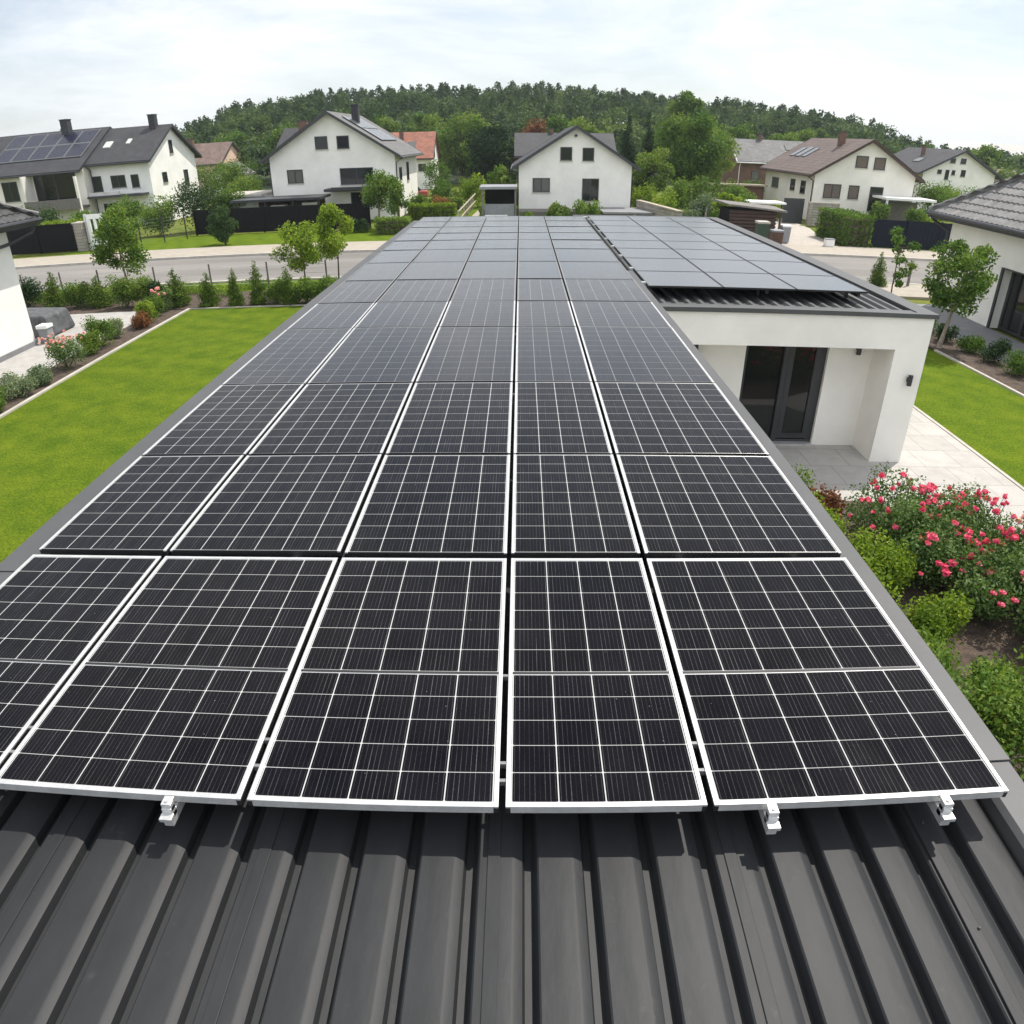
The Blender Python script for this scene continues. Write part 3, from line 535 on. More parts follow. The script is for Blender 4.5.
# patio door: two glass leaves in anthracite frames
dr = MB(); D0, D1, DY = 4.32, 5.98, 13.10
dr.box(D0, D1, DY, DY + .10, 2.20, 2.28); dr.box(D0, D1, DY, DY + .10, 0.02, .10); dr.box(D0, D0 + .07, DY, DY + .10, .10, 2.20); dr.box(D1 - .12, D1, DY, DY + .10, .10, 2.20); dr.box(5.12, 5.22, DY - .02, DY + .10, .10, 2.20)
door = dr.build('patio_door', M['anthra'], an)
MB().box(D0 + .07, 5.12, DY + .05, DY + .06, .10, 2.20).build('pane', M['doorglass'], door)
lf = MB(); lf.box(5.225, 5.33, DY - .02, DY + .04, .13, 2.17); lf.box(5.76, 5.855, DY - .02, DY + .04, .13, 2.17); lf.box(5.33, 5.76, DY - .02, DY + .04, .13, .24); lf.box(5.33, 5.76, DY - .02, DY + .04, 2.07, 2.17)
leafo = lf.build('door_leaf', M['anthra'], door); MB().box(5.33, 5.76, DY + .012, DY + .02, .24, 2.07).build('leaf_pane', M['doorglass'], door)
MB().box(D0 - .02, D1 + .02, DY - .14, DY, .012, .045).build('threshold', M['alu'], an)
MB().box(3.0, 3.32, 12.75, 13.019, 1.75, 2.279).build('wall_box', M['anthra'], an, bevel=.02)
def lamp(x, y, z, r, h, name='wall_lamp'):
    l = MB().tube([(x, y, z - h), (x, y, z + h)], r, 14).build(name, M['anthra'], an)
    MB().box(x - .03, x + .03, y, y + .09, z - .04, z + .04).build('lamp_bracket', M['anthra'], l)
lamp(6.55, 12.94, 2.08, .05, .12); lamp(7.27, 12.13, 1.72, .045, .10)
MB().box(1.99, 2.30, AY0 + .35, AY1 - .35, 2.93, 2.98).build('gap_shade_box', M['darkrail'], an)  # dark box added to paint the shaded void between the two arrays
# annex panels
AC = [2.34, 3.75, 5.16, 6.57]; AR = [13.05, 14.66, 16.38, 17.95, 19.46, 21.15, 22.9, 24.5, 26.1]
AP = ['left', 'middle', 'right']
for r in range(8):
    for c in range(3):
        lb = 'plain black solar panel in the %s column of the annex roof, %s' % (AP[c], 'nearest the parapet' if r == 0 else ('farthest back' if r == 7 else '%s from the parapet' % ORD[r]))
        t = panel(AC[c] + .008, AC[c + 1] - .008, AR[r] + .008, AR[r + 1] - .008, 3.15, 6, 10, lb, 'solar panels on the annex roof', .012, .010, m='cellblack', fm='blackframe', clamps=[])
        if c == 0: MB().box(AC[0] - .07, AC[0] + .004, AR[r] + .3, AR[r] + .40, 3.09, 3.156).build('clamp', M['alu'], t)
for k, x in enumerate((2.30, 4.6, 6.4)):
    t = thing('roof_support', (x, 13.2, 2.8), 'black support frame under the %s side of the annex solar panels' % ('left', 'middle', 'right')[k], 'support frame', 'frames under the annex panels')
    b = MB().box(x - .03, x + .03, 13.1, 26.0, 3.04, 3.11); b.build('beam', M['blackframe'], t)
    [MB().box(x - .025, x + .025, 13.6 + q * 2, 13.66 + q * 2, 2.85, 3.04).build('leg', M['blackframe'], t) for q in range(6)]

# ------------------------------------------------------------------ houses
def house(label, X0, X1, Y0, Y1, eave, ridge, axis, wm, rm, name='house', over=.6, gover=.45, wins=(), chim=(), sky_=(), trim='anthra', group=None, rmat_name='roof', drop=None, cat='house'):
    t = thing(name, ((X0 + X1) / 2, (Y0 + Y1) / 2, 0), label, cat, group)
    if axis == 'y': U0, U1, V0, V1 = Y0, Y1, X0, X1; P = lambda u, v, z: (v, u, z)
    else: U0, U1, V0, V1 = X0, X1, Y0, Y1; P = lambda u, v, z: (u, v, z)
    vm = (V0 + V1) / 2; hw = (V1 - V0) / 2; sl = (ridge - .18 - eave) / hw
    b = MB(); pf = [(V0, 0), (V1, 0), (V1, eave), (vm, eave + sl * hw), (V0, eave)]
    for u in (U0, U1): b.face([P(u, v, z) for v, z in pf])
    b.face([P(U0, V0, 0), P(U1, V0, 0), P(U1, V0, eave), P(U0, V0, eave)]); b.face([P(U0, V1, 0), P(U1, V1, 0), P(U1, V1, eave), P(U0, V1, eave)])
    uvbuild(b, 'wall', M[wm], t)
    b = MB(); th = .16; ln = math.hypot(hw + over, sl * (hw + over)); a0, a1 = U0 - gover, U1 + gover
    for s in (-1, 1):
        ve = vm + s * (hw + over); ze = eave - sl * over; zr = eave + sl * hw
        p = [P(a0, ve, ze), P(a1, ve, ze), P(a1, vm, zr), P(a0, vm, zr)]; q = [(x, y, z + th) for x, y, z in p]
        b.hexa([(x, y, z + .004) for x, y, z in p] + q, [(0, 0), (a1 - a0, 0), (a1 - a0, ln), (0, ln)])
    rf = uvbuild(b, 'roof', M[rm], t)
    for u, du in ((a0, -.04), (a1, .04)):
        b = MB()
        for s in (-1, 1):
            ve = vm + s * (hw + over); ze = eave - sl * over; zr = eave + sl * hw
            b.hexa([P(u, ve, ze - .05), P(u + du, ve, ze - .05), P(u + du, vm, zr - .05), P(u, vm, zr - .05), P(u, ve, ze + th + .02), P(u + du, ve, ze + th + .02), P(u + du, vm, zr + th + .02), P(u, vm, zr + th + .02)])
        b.build('verge_board', M[trim], rf)
    for s in (-1, 1):
        ve = vm + s * (hw + over + .06); ze = eave - sl * over
        MB().tube([P(a0, ve, ze + .02), P(a1, ve, ze + .02)], .075, 6).build('gutter', M[trim], t)
    dpu = U0 + .06
    for s in (-1, 1):
        ve = vm + s * (hw + over + .06); vw = vm + s * (hw + .07)
        MB().tube([P(dpu + .05, ve, eave - sl * over), P(dpu + .05, vw, eave - sl * over - .35), P(dpu + .05, vw, .1)], .045, 6).build('downpipe', M[trim], t)
    for face, p0, p1, z0, z1, *kind in wins:
        k = kind[0] if kind else 'glass'; b = MB(); fr = .07
        def B(bb, u0, u1, za, zb, d0, d1):
            if face == 'front': bb.box(u0, u1, Y0 - d1, Y0 - d0, za, zb)
            elif face == 'right': bb.box(X1 + d0, X1 + d1, u0, u1, za, zb)
            else: bb.box(X0 - d1, X0 - d0, u0, u1, za, zb)
        u0, u1 = min(p0, p1), max(p0, p1)
        B(b, u0, u1, z1 - fr, z1, -.02, .045); B(b, u0, u1, z0, z0 + fr, -.02, .045); B(b, u0, u0 + fr, z0 + fr, z1 - fr, -.02, .045); B(b, u1 - fr, u1, z0 + fr, z1 - fr, -.02, .045)
        if u1 - u0 > 1.15: B(b, (u0 + u1) / 2 - .035, (u0 + u1) / 2 + .035, z0 + fr, z1 - fr, -.02, .04)
        w = b.build('window', M['anthra'], t); g = MB(); B(g, u0 + fr, u1 - fr, z0 + fr, z1 - fr, -.03, .012); g.build('pane', M[k], w)
        g = MB(); B(g, u0 - .05, u1 + .05, z0 - .045, z0, 0, .09); g.build('sill', M['kerb'], w)
    for cx, cy, w, zt in chim:
        v = cx if axis == 'y' else cy; zb = eave + sl * (hw - abs(v - vm)) - .3
        c = uvbuild(MB().box(cx - w / 2, cx + w / 2, cy - w / 2, cy + w / 2, zb, zt), 'chimney', M[drop or 'brick'], rf)
        MB().box(cx - w / 2 - .05, cx + w / 2 + .05, cy - w / 2 - .05, cy + w / 2 + .05, zt, zt + .07).build('chimney_cap', M['anthra'], c)
    def onroof(v, u, s, dz): # point on slope side s
        return P(u, v, eave + sl * (hw - abs(v - vm)) + th + dz)

    for (s, u0, u1, d0, d1, nm, mm, nx, ny) in sky_:   # items lying on the slope; d = horizontal distance from ridge
        for i in range(nx):
            for j in range(ny):
                ua = u0 + (u1 - u0) * i / nx + .02; ub = u0 + (u1 - u0) * (i + 1) / nx - .02; da = d0 + (d1 - d0) * j / ny + .02; db = d0 + (d1 - d0) * (j + 1) / ny - .02
                va, vb = vm + s * da, vm + s * db
                bb = MB(); bb.hexa([onroof(va, ua, s, .01), onroof(va, ub, s, .01), onroof(vb, ub, s, .01), onroof(vb, ua, s, .01), onroof(va, ua, s, .09), onroof(va, ub, s, .09), onroof(vb, ub, s, .09), onroof(vb, ua, s, .09)], [(0, 0), (6, 0), (6, 10), (0, 10)])
                o = uvbuild(bb, nm, M[mm], t)
                if nm == 'skylight':
                    f = .06; bb = MB(); bb.hexa([onroof(va, ua, s, .0), onroof(va, ub, s, .0), onroof(vb, ub, s, .0), onroof(vb, ua, s, .0), onroof(va, ua, s, .05), onroof(va, ub, s, .05), onroof(vb, ub, s, .05), onroof(vb, ua, s, .05)])
    return t, sl, hw, vm

def house_solar(t, sl, hw, vm, eave, axis, s, u0, u1, d0, d1, nx, ny, m, fm, labf, group):
    """panels on a pitched roof: each one a thing of its own"""
    P = (lambda u, v, z: (v, u, z)) if axis == 'y' else (lambda u, v, z: (u, v, z))
    Z = lambda v, dz: eave + sl * (hw - abs(v - vm)) + .16 + dz
    for i in range(nx):
        for j in range(ny):
            ua = u0 + (u1 - u0) * i / nx + .03; ub = u0 + (u1 - u0) * (i + 1) / nx - .03; da = d0 + (d1 - d0) * j / ny + .03; db = d0 + (d1 - d0) * (j + 1) / ny - .03
            va, vb = vm + s * da, vm + s * db; c = P((ua + ub) / 2, (va + vb) / 2, Z((va + vb) / 2, .1))
            th_ = thing('solar_panel', c, labf(i, j), 'solar panel', group)
            q = lambda e, lo, hi: [P(ua + e, va + s * e, Z(va + s * e, lo)), P(ub - e, va + s * e, Z(va + s * e, lo)), P(ub - e, vb - s * e, Z(vb - s * e, lo)), P(ua + e, vb - s * e, Z(vb - s * e, lo)), P(ua + e, va + s * e, Z(va + s * e, hi)), P(ub - e, va + s * e, Z(va + s * e, hi)), P(ub - e, vb - s * e, Z(vb - s * e, hi)), P(ua + e, vb - s * e, Z(vb - s * e, hi))]
            uvbuild(MB().hexa(q(0, .06, .11)), 'frame', M[fm], th_); uvbuild(MB().hexa(q(.05, .08, .116), [(0, 0), (6, 0), (6, 10), (0, 10)]), 'cell_glass', M[m], th_)

# left double house
h1, sl, hw, vm = house('white semi-detached house at the left with anthracite tiles and sunlit gable', -37.0, -31.5, 62, 71.6, 5.5, 8.2, 'x', 'render2', 'tile_dark', over=.65,
    wins=[('front', -36.9, -36.05, 3.0, 4.3), ('front', -35.17, -33.83, 3.24, 4.26), ('front', -33.3, -32.6, 3.16, 4.23), ('front', -36.3, -35.0, .3, 2.0), ('front', -34.4, -33.2, .9, 2.0), ('right', 66.4, 67.1, 5.7, 6.85), ('right', 64.2, 65.1, 3.3, 4.2), ('right', 68.6, 69.5, 2.75, 4.2)],
    chim=[(-32.6, 66.4, .6, 9.0)], sky_=[(-1, -36.3, -35.6, 2.3, 3.2, 'skylight', 'render4', 1, 1), (-1, -34.3, -33.9, 2.1, 2.8, 'skylight', 'render4', 1, 1), (-1, -37.6, -37.1, 2.1, 2.35, 'roof_hatch', 'white', 1, 1)], drop='tile_dark')
MB().box(-36.9, -31.9, 60.6, 61.99, 2.55, 2.72).build('balcony_canopy', M['anthra'], h1); MB().box(-36.9, -34.0, 60.9, 61.0, 2.73, 3.0).build('balcony_rail', M['render4'], h1)
h1b, slb, hwb, vmb = house('left half of the double house, with ten solar panels on its slope', -50, -37.05, 61.0, 72.6, 5.15, 8.38, 'x', 'render3', 'tile_dark', over=.65, gover=.05,
    wins=[('front', -45.0, -43.5, 2.8, 4.45), ('front', -41.8, -37.8, 2.2, 4.75, 'doorglass')], chim=[(-40.9, 66.2, .7, 9.2)], drop='tile_dark')  # the wide dark pane stands in for the balcony recess's shade
MB().box(-42.2, -37.05, 59.5, 60.99, 1.9, 2.1).box(-42.2, -37.05, 59.5, 59.6, 2.1, 2.75).build('balcony', M['greywood'], h1b)
MB().box(-42.1, -41.95, 59.55, 60.95, 2.76, 4.8).build('balcony_side', M['render3'], h1b); MB().box(-37.2, -37.0, 59.6, 59.8, 0, 4.5).build('balcony_post', M['render3'], h1b)
house_solar(h1b, slb, hwb, vmb, 5.15, 'x', -1, -46.3, -37.6, .5, 4.6, 5, 2, 'cellblue', 'greyframe', lambda i, j: 'bluish solar panel on the left double house, %s row, %s from its left end' % (('upper', 'lower')[j], ORD[i]), 'solar panels on the double house')
# house behind the fence, left of centre
h2, sl2, hw2, vm2 = house('white gabled house left of centre with a chimney and solar panels on its right slope', -19.5, -9.65, 58, 70, 4.9, 8.1, 'y', 'render', 'tile_grey', over=.55, gover=.55,
    wins=[('front', -15.75, -14.77, 5.35, 6.3), ('front', -14.05, -13.1, 5.33, 6.28), ('front', -18.2, -16.95, 2.93, 3.95, 'glass2'), ('front', -14.0, -11.4, 2.68, 3.92), ('right', 59.7, 60.9, 2.8, 3.8), ('right', 63.6, 64.8, 2.6, 4.1), ('front', -13.3, -12.4, .3, 2.1)], chim=[(-13.3, 62, .55, 8.6)], drop='tile_dark')
MB().box(-15.0, -10.3, 56.4, 57.99, 2.28, 2.48).box(-14.4, -10.9, 56.2, 56.4, 2.36, 2.6).build('entrance_canopy', M['anthra'], h2)
house_solar(h2, sl2, hw2, vm2, 4.9, 'y', 1, 59.5, 66.5, .7, 3.8, 4, 2, 'cellblack', 'blackframe', lambda i, j: 'glossy solar panel on the white gabled house, %s one, %s from the front gable' % (('upper', 'lower')[j], ORD[i]), 'solar panels on the white gabled house')
ln = thing('lean_to_shed', (-17.8, 55, 0), 'low flat-roofed dark lean-to behind the black fence', 'shed')
MB().box(-21.4, -14.6, 53.6, 56.9, 1.95, 2.12).build('roof', M['anthra'], ln); MB().box(-20.2, -15, 56.3, 56.6, 0, 1.94).build('back_wall', M['brownwood'], ln)
[MB().box(x, x + .12, 53.8, 53.92, 0, 1.95).build('post', M['anthra'], ln) for x in (-21.2, -18.9, -16.8, -14.9)]
MB().box(-18.7, -17.6, 54.6, 55.4, 0, 1.6).build('stored_box', M['render2'], ln); MB().box(-16.3, -15.2, 54.7, 55.5, 0, 1.7).build('stored_box', M['render2'], ln)
gg = thing('flat_garage', (-21.7, 58, 0), 'low white garage with a flat roof left of the gabled house', 'garage')
MB().box(-23.4, -20.0, 56.5, 61, 0, 2.2).build('wall', M['render2'], gg); MB().box(-23.6, -19.9, 56.3, 61.2, 2.2, 2.36).build('roof', M['kerb'], gg)
MB().box(-22.9, -20.6, 56.46, 56.5, 0, 1.9).build('garage_door', M['white'], gg)
# centre house
h3, sl3, hw3, vm3 = house('grey-white gabled house in the centre with a dark roof and four gable windows', -.15, 8.0, 54.5, 66, 4.0, 6.7, 'y', 'render', 'tile_dark', over=.5, gover=.4,
    wins=[('front', 2.82, 3.66, 4.3, 5.22), ('front', 4.41, 5.23, 4.28, 5.18), ('front', .85, 2.1, 2.12, 3.1, 'glass2'), ('front', 4.45, 5.65, 1.5, 3.08)])
MB().tube([(3.9, 54.46, 6.0), (3.9, 54.3, 6.0)], .1, 8).build('gable_lamp', M['anthra'], h3)
MB().box(-.12, 8.0, 52.2, 54.49, 0, .95).build('terrace', M['stone'], h3)
MB().box(5.6, 9.0, 50.5, 54.3, .96, 1.1).build('terrace_slab', M['paveG'], h3)
house('dark slate roofed house just behind the centre house', -.2, 9.6, 80, 88, 4.3, 6.5, 'x', 'render3', 'tile_dark', chim=[(3.4, 84, .4, 6.9)])
# right house
h4, sl4, hw4, vm4 = house('large cream gabled house on the right with brown tiles and brown shutters', 23.8, 32.4, 60, 72.5, 3.85, 6.6, 'y', 'render3', 'tile_brown', over=.55, gover=.5, trim='brownwood',
    wins=[('front', 27.04, 28.08, 4.35, 5.27, 'shutter'), ('front', 28.61, 29.58, 4.28, 5.22, 'shutter'), ('front', 24.67, 26.12, 1.88, 2.99, 'shutter'), ('front', 26.79, 27.69, 1.9, 2.97, 'shutter'), ('front', 28.64, 29.78, 1.0, 2.95), ('left', 68.6, 70.4, 2.05, 2.95, 'glass2'), ('left', 64.3, 65.4, 2.1, 3.05), ('left', 61.8, 62.9, 2.0, 3.05)],
    chim=[(27.2, 63.8, .5, 7.05)], sky_=[(-1, 66.6, 67.6, 1.6, 2.9, 'skylight', 'glass2', 1, 1), (-1, 68.0, 69.2, 1.5, 2.9, 'skylight', 'glass2', 1, 1), (-1, 69.6, 70.6, 1.6, 2.9, 'skylight', 'glass2', 1, 1)])
cp = thing('terrace_canopy', (30.6, 58.6, 0), 'pale flat canopy on posts in front of the cream house', 'canopy')
MB().box(28.9, 33.2, 57.4, 59.95, 2.15, 2.32).build('roof', M['render2'], cp); [MB().box(x, x + .14, 57.5, 57.64, 0, 2.15).build('post', M['white'], cp) for x in (29.0, 32.9)]
MB().box(29.3, 32.7, 59.4, 59.9, 0, 1.9).build('back_screen', M['greywood'], cp)
house('distant grey-white house at the right with a broad dark roof', 44.0, 52.6, 80, 92, 4.1, 6.5, 'y', 'render', 'tile_dark', over=.8, gover=.5,
    wins=[('front', 46.9, 47.5, 5.05, 5.55), ('front', 48.1, 48.75, 5.03, 5.6), ('front', 45.6, 46.1, 3.85, 4.3), ('front', 46.55, 47.0, 3.3, 4.33), ('front', 47.3, 47.7, 3.81, 4.33), ('front', 48.4, 48.95, 3.7, 4.42), ('left', 81.5, 82.8, 3.0, 3.7)], chim=[(46.8, 86, .35, 6.7)], sky_=[(-1, 83.8, 85.2, 2.3, 3.1, 'skylight', 'glass2', 1, 1)])
house('brown brick house with a grey roof behind the right garden', 24.6, 33.5, 85, 93, 4.0, 6.35, 'x', 'brick', 'tile_grey', over=.4, gover=.3, trim='white', chim=[(28.0, 89, .4, 6.9)],
    wins=[('front', 26.2, 27.1, 1.9, 2.9, 'glass2')], sky_=[(-1, 30.6, 31.6, 1.0, 2.0, 'skylight', 'glass2', 1, 1)])
house('red-roofed house with a white gable far behind the white gabled house', -20, -11.2, 95, 103, 3.9, 6.95, 'x', 'render2', 'tile_red', over=.4, gover=.3, chim=[(-15.2, 97.6, .5, 7.0)],
    wins=[('front', -12.9, -11.9, 2.2, 3.1), ('right', 97.5, 98.8, 3.8, 4.9)], sky_=[(-1, -14.4, -13.3, 1.7, 2.8, 'skylight', 'glass2', 1, 1)])
house('pink-walled house with a rust brown roof between the left trees', -46, -38.5, 95, 104, 4.2, 6.75, 'x', 'pink', 'tile_rust', over=.4, gover=.3, wins=[('right', 98.3, 99.3, 3.3, 4.2)], chim=[(-43.5, 98.5, .6, 7.3)])
house('grey-roofed house half hidden behind the left gabled house', -24.6, -17.0, 76, 84, 5.3, 7.55, 'x', 'render3', 'tile_dark', over=.3, gover=.2, chim=[(-22.5, 79, .9, 8.1)])
house('small white cottage beside the left double house', -36.2, -32.9, 86, 91, 3.0, 4.3, 'y', 'render2', 'tile_grey', over=.3, gover=.3, wins=[('front', -35, -34.1, 1.6, 2.5)])
house('orange-roofed house at the far left edge', -78, -68, 98, 106, 4.6, 7.2, 'x', 'render3', 'tile_red', over=.4)
house('brown-roofed bungalow at the far right among trees', 58, 68, 96, 104, 2.8, 4.6, 'x', 'render3', 'tile_rust', over=.4)

# near neighbours: walls, tiled hip corners built tile course by tile course
def hip(t, cx, cy, z, ex, ey, L1, L2, pitch, m, seed, nm='roof'):
    """eave corner (cx,cy,z); the house lies to ex (x direction) and ey (y direction)"""
    def slope(org, du, dv, L, depth, nu, nv):
        rgx = random.Random(seed); V = []; F = []; th_ = .05
        for j in range(nv):
            v0, v1 = depth * j / nv, depth * (j + 1) / nv
            i0 = len(V); n = 0
            ua, ub = v0 * .9, L
            steps = int((ub - ua) / .06); us = [ua + (ub - ua) * k / steps for k in range(steps + 1)]
            for v, lift in ((v0 - .02, th_), (v1 - .001, 0.004)):
                for u in us:
                    w = .016 * sin(2 * pi * u / .30) + (rgx.random() * .004)
                    x = org[0] + du[0] * u + dv[0] * v; y = org[1] + du[1] * u + dv[1] * v
                    V.append((x, y, z + v * pitch + lift + w))
            for u in us: x = org[0] + du[0] * u + dv[0] * (v0 - .02); y = org[1] + du[1] * u + dv[1] * (v0 - .02); V.append((x, y, z + (v0) * pitch - .01))
            k = steps + 1
            for q in range(steps): F.append((i0 + q, i0 + q + 1, i0 + k + q + 1, i0 + k + q)); F.append((i0 + q, i0 + 2 * k + q, i0 + 2 * k + q + 1, i0 + q + 1))
        return V, F
    V, F = slope((cx, cy), (0, ey), (ex, 0), L1, 5.0, 0, 15)
    V2, F2 = slope((cx, cy), (ex, 0), (0, ey), L2, 5.0, 0, 15); n = len(V); V += V2; F += [tuple(q + n for q in f) for f in F2]
    b = MB(); b.v = V; b.f = F; b.uv = [None] * len(F); rf = b.build(nm, M[m], t)
    b = MB(); k = 14
    for i in range(k):
        a, c = 5.0 * i / k, 5.0 * (i + 1) / k
        b.tube([(cx + ex * a, cy + ey * a, z + a * pitch + .07), (cx + ex * (c + .03), cy + ey * (c + .03), z + c * pitch + .085)], [.12, .095], 10)
    b.build('hip_tile', M[m], rf)
    b = MB(); x0, x1 = sorted((cx, cx + ex * L2)); y0, y1 = sorted((cy, cy + ey * L1))
    b.box(cx - .02, cx + .02, y0, y1, z - .2, z - .01); b.box(x0, x1, cy - .02, cy + .02, z - .2, z - .01)
    b.box(min(cx, cx + ex * .68), max(cx, cx + ex * .68), y0, y1, z - .23, z - .2)
    b.build('fascia', M['anthra'], t)
    b = MB(); b.tube([(cx - ex * .07, cy, z - .06), (cx - ex * .07, cy + ey * L1, z - .06)], .07, 8); b.tube([(cx, cy - ey * .07, z - .06), (cx + ex * L2, cy - ey * .07, z - .06)], .07, 8); b.build('gutter', M['anthra'], t)
nr_ = thing('neighbour_house', (20, 18, 0), 'white neighbouring house at the right edge with grey concrete tiles', 'house')
b = MB(); b.box(17.0, 27, 24.05, 27.9, 0, 3.4); b.box(17.0, 27, 6, 21.6, 0, 3.4); b.box(17.0, 27, 21.6, 24.05, 2.12, 3.4); b.box(17.9, 27, 21.6, 24.05, 0, 2.12); b.build('wall', M['render'], nr_)
hip(nr_, 16.3, 28.6, 3.56, 1, -1, 24, 10.5, .70, 'near_tile', 3)
b = MB(); b.box(17.35, 17.45, 21.6, 24.05, 0, .08); b.box(17.35, 17.45, 21.6, 24.05, 2.04, 2.12); b.box(17.35, 17.45, 23.93, 24.05, .08, 2.04); b.box(17.35, 17.45, 22.75, 22.87, .08, 2.04); b.box(17.35, 17.45, 21.6, 21.72, .08, 2.04)
d = b.build('terrace_door', M['anthra'], nr_); MB().box(17.39, 17.41, 21.72, 22.75, .08, 2.04).box(17.39, 17.41, 22.87, 23.93, .08, 2.04).build('pane', M['doorglass'], d)
MB().box(16.94, 17.0, 24.0, 24.12, 0, 2.16).box(16.94, 17.0, 21.5, 24.0, 2.12, 2.16).build('door_surround', M['anthra'], nr_)
MB().tube([(16.25, 28.4, 3.45), (16.4, 28.3, 3.25), (16.93, 28.0, 2.9), (16.93, 27.95, .1)], .055, 8).build('downpipe', M['anthra'], nr_)
MB().box(19.2, 19.8, 23.6, 24.2, 4.9, 6.0).build('chimney', M['brick'].copy() if 0 else M['greywood'], nr_); MB().box(19.3, 20.2, 24.7, 25.8, 5.55, 6.1).build('roof_hatch', M['white'], nr_)
nl = thing('neighbour_house', (-19, 18, 0), 'white neighbouring house at the left edge with dark glazed tiles', 'house')
MB().box(-24, -16.4, 8, 21.85, 0, 3.8).build('wall', M['render2'], nl)
hip(nl, -15.7, 22.7, 4.02, -1, -1, 13, 8, .60, 'near_tile_dark', 4)
MB().tube([(-15.7, 22.5, 3.9), (-15.85, 22.4, 3.6), (-16.2, 21.5, 3.35), (-16.32, 19.2, 3.2), (-16.32, 19.2, .05)], .055, 8).build('downpipe', M['anthra'], nl)
MB().box(-16.4, -16.34, 8, 21.9, 0, .16).build('plinth', M['paveG'], nl)

# ------------------------------------------------------------------ fences, sheds, street things
def plankfence(label, x0, x1, y0, y1, h, m, seg=2.4, cap=False, name='fence'):
    t = thing(name, ((x0 + x1) / 2, (y0 + y1) / 2, 0), label, 'fence'); L = math.hypot(x1 - x0, y1 - y0); n = max(1, round(L / seg)); ux, uy = (x1 - x0) / L, (y1 - y0) / L; g = random.Random(int(L * 10))
    b = MB(); k = int(L / .14)
    for i in range(k):
        a, c = L * i / k + .0005, L * (i + 1) / k - .0005; d = .012 * (i % 2); hh = h + g.uniform(-.008, .008)
        p = [(x0 + ux * a - uy * d, y0 + uy * a + ux * d), (x0 + ux * c - uy * d, y0 + uy * c + ux * d), (x0 + ux * c - uy * (d + .02), y0 + uy * c + ux * (d + .02)), (x0 + ux * a - uy * (d + .02), y0 + uy * a + ux * (d + .02))]; b.prism(p, .05, hh)
    b.build('boards', M[m], t)
    for i in range(n + 1):
        X, Y = x0 + ux * L * i / n, y0 + uy * L * i / n; MB().box(X - .05, X + .05, Y - .06, Y + .04, 0, h + .05).build('post', M[m], t)
    return t
plankfence('tall black board fence by the road at the far left', -35.5, -29.6, 46.4, 46.4, 1.85, 'fence')
plankfence('long black board fence in front of the white gabled house', -23.4, -10.6, 51.5, 51.5, 1.75, 'fence')
plankfence('dark navy fence panel run beside the clipped hedge on the right', 21.9, 33, 44.4, 44.4, 1.75, 'navy')
plankfence('weathered grey fence beside the small fruit tree', 11.2, 12.5, 44.6, 49.5, 1.6, 'greywood')
mf = thing('mesh_fence', (-24, 46, 0), 'see-through mesh fence with thin dark posts on the roadside grass', 'fence')
for i in range(4): x = -26.6 + i * 1.1; MB().tube([(x, 46.0 + i * 1.2, 0), (x, 46.0 + i * 1.2, 1.75)], .045, 6).build('post', M['anthra'], mf)
b = MB()
for k in range(8): b.tube([(-26.6, 46.0, .2 + k * .2), (-23.3, 49.6, .2 + k * .2)], .005, 4)
b.build('wires', M['anthra'], mf)
gw = thing('white_gate', (-28.2, 46.5, 0), 'tall white gate leaf with two slots beside the stone pillar', 'gate')
MB().box(-28.75, -28.5, 46.5, 46.6, 0, 2.3).box(-27.85, -27.6, 46.5, 46.6, 0, 2.3).box(-28.5, -27.85, 46.5, 46.6, 2.0, 2.3).box(-28.5, -27.85, 46.5, 46.6, 0, 1.0).box(-28.25, -28.1, 46.5, 46.6, 1.0, 2.0).build('gate_leaf', M['white'], gw); MB().box(-28.87, -28.76, 46.45, 46.65, 0, 2.35).build('gate_post', M['alu'], gw)
pp = thing('gate_pillar', (-29.25, 46.4, 0), 'grey stone pillar at the end of the tall black fence', 'pillar'); uvbuild(MB().box(-29.55, -28.95, 46.1, 46.9, 0, 1.8), 'pillar_block', M['stone'], pp); MB().box(-29.6, -28.9, 46.05, 46.95, 1.8, 1.88).build('pillar_cap', M['kerb'], pp)
wf = thing('garden_wire_fence', (-17, 29, 0), 'low wire fence on thin posts behind the left shrub row', 'fence')
for i, x in enumerate((-21.8, -19.9, -18.1, -15.5, -13, -10.5, -8)): MB().tube([(x, 29.2, 0), (x, 29.2, 1.25)], .035, 6).build('post', M['greywood'], wf)
b = MB(); [b.tube([(-21.8, 29.2, z), (-8, 29.2, z)], .006, 4) for z in (.4, .75, 1.1)]; b.build('wires', M['alu'], wf)
cb = thing('covered_furniture', (-17.1, 23.6, 0), 'grey weather cover over garden furniture on the left pavers', 'furniture cover')
b = MB(); b.hexa([(-18.6, 22.7, .02), (-16.35, 22.7, .02), (-16.35, 24.3, .02), (-18.6, 24.3, .02), (-18.5, 22.8, .82), (-16.5, 22.8, .74), (-16.5, 24.2, .76), (-18.5, 24.2, .84)]); b.build('cover', M['cover'], cb, bevel=.09)
tb = thing('patio_heater_box', (-16.1, 22.15, 0), 'small white and grey cabinet beside the left house corner', 'cabinet'); MB().box(-16.3, -15.95, 21.95, 22.3, .02, .5).build('body', M['grey'], tb, bevel=.02); MB().box(-16.33, -15.92, 21.92, 22.33, .5, .62).build('lid', M['white'], tb, bevel=.02)
ct = thing('carport', (-1.4, 50.5, 0), 'small dark carport with a flat metal roof left of the centre house', 'carport')
MB().box(-2.75, -.25, 49.5, 52.5, 2.62, 2.78).build('roof', M['grey'], ct); MB().box(-2.5, -.3, 52.2, 52.4, 0, 2.61).build('back_wall', M['fence'], ct)
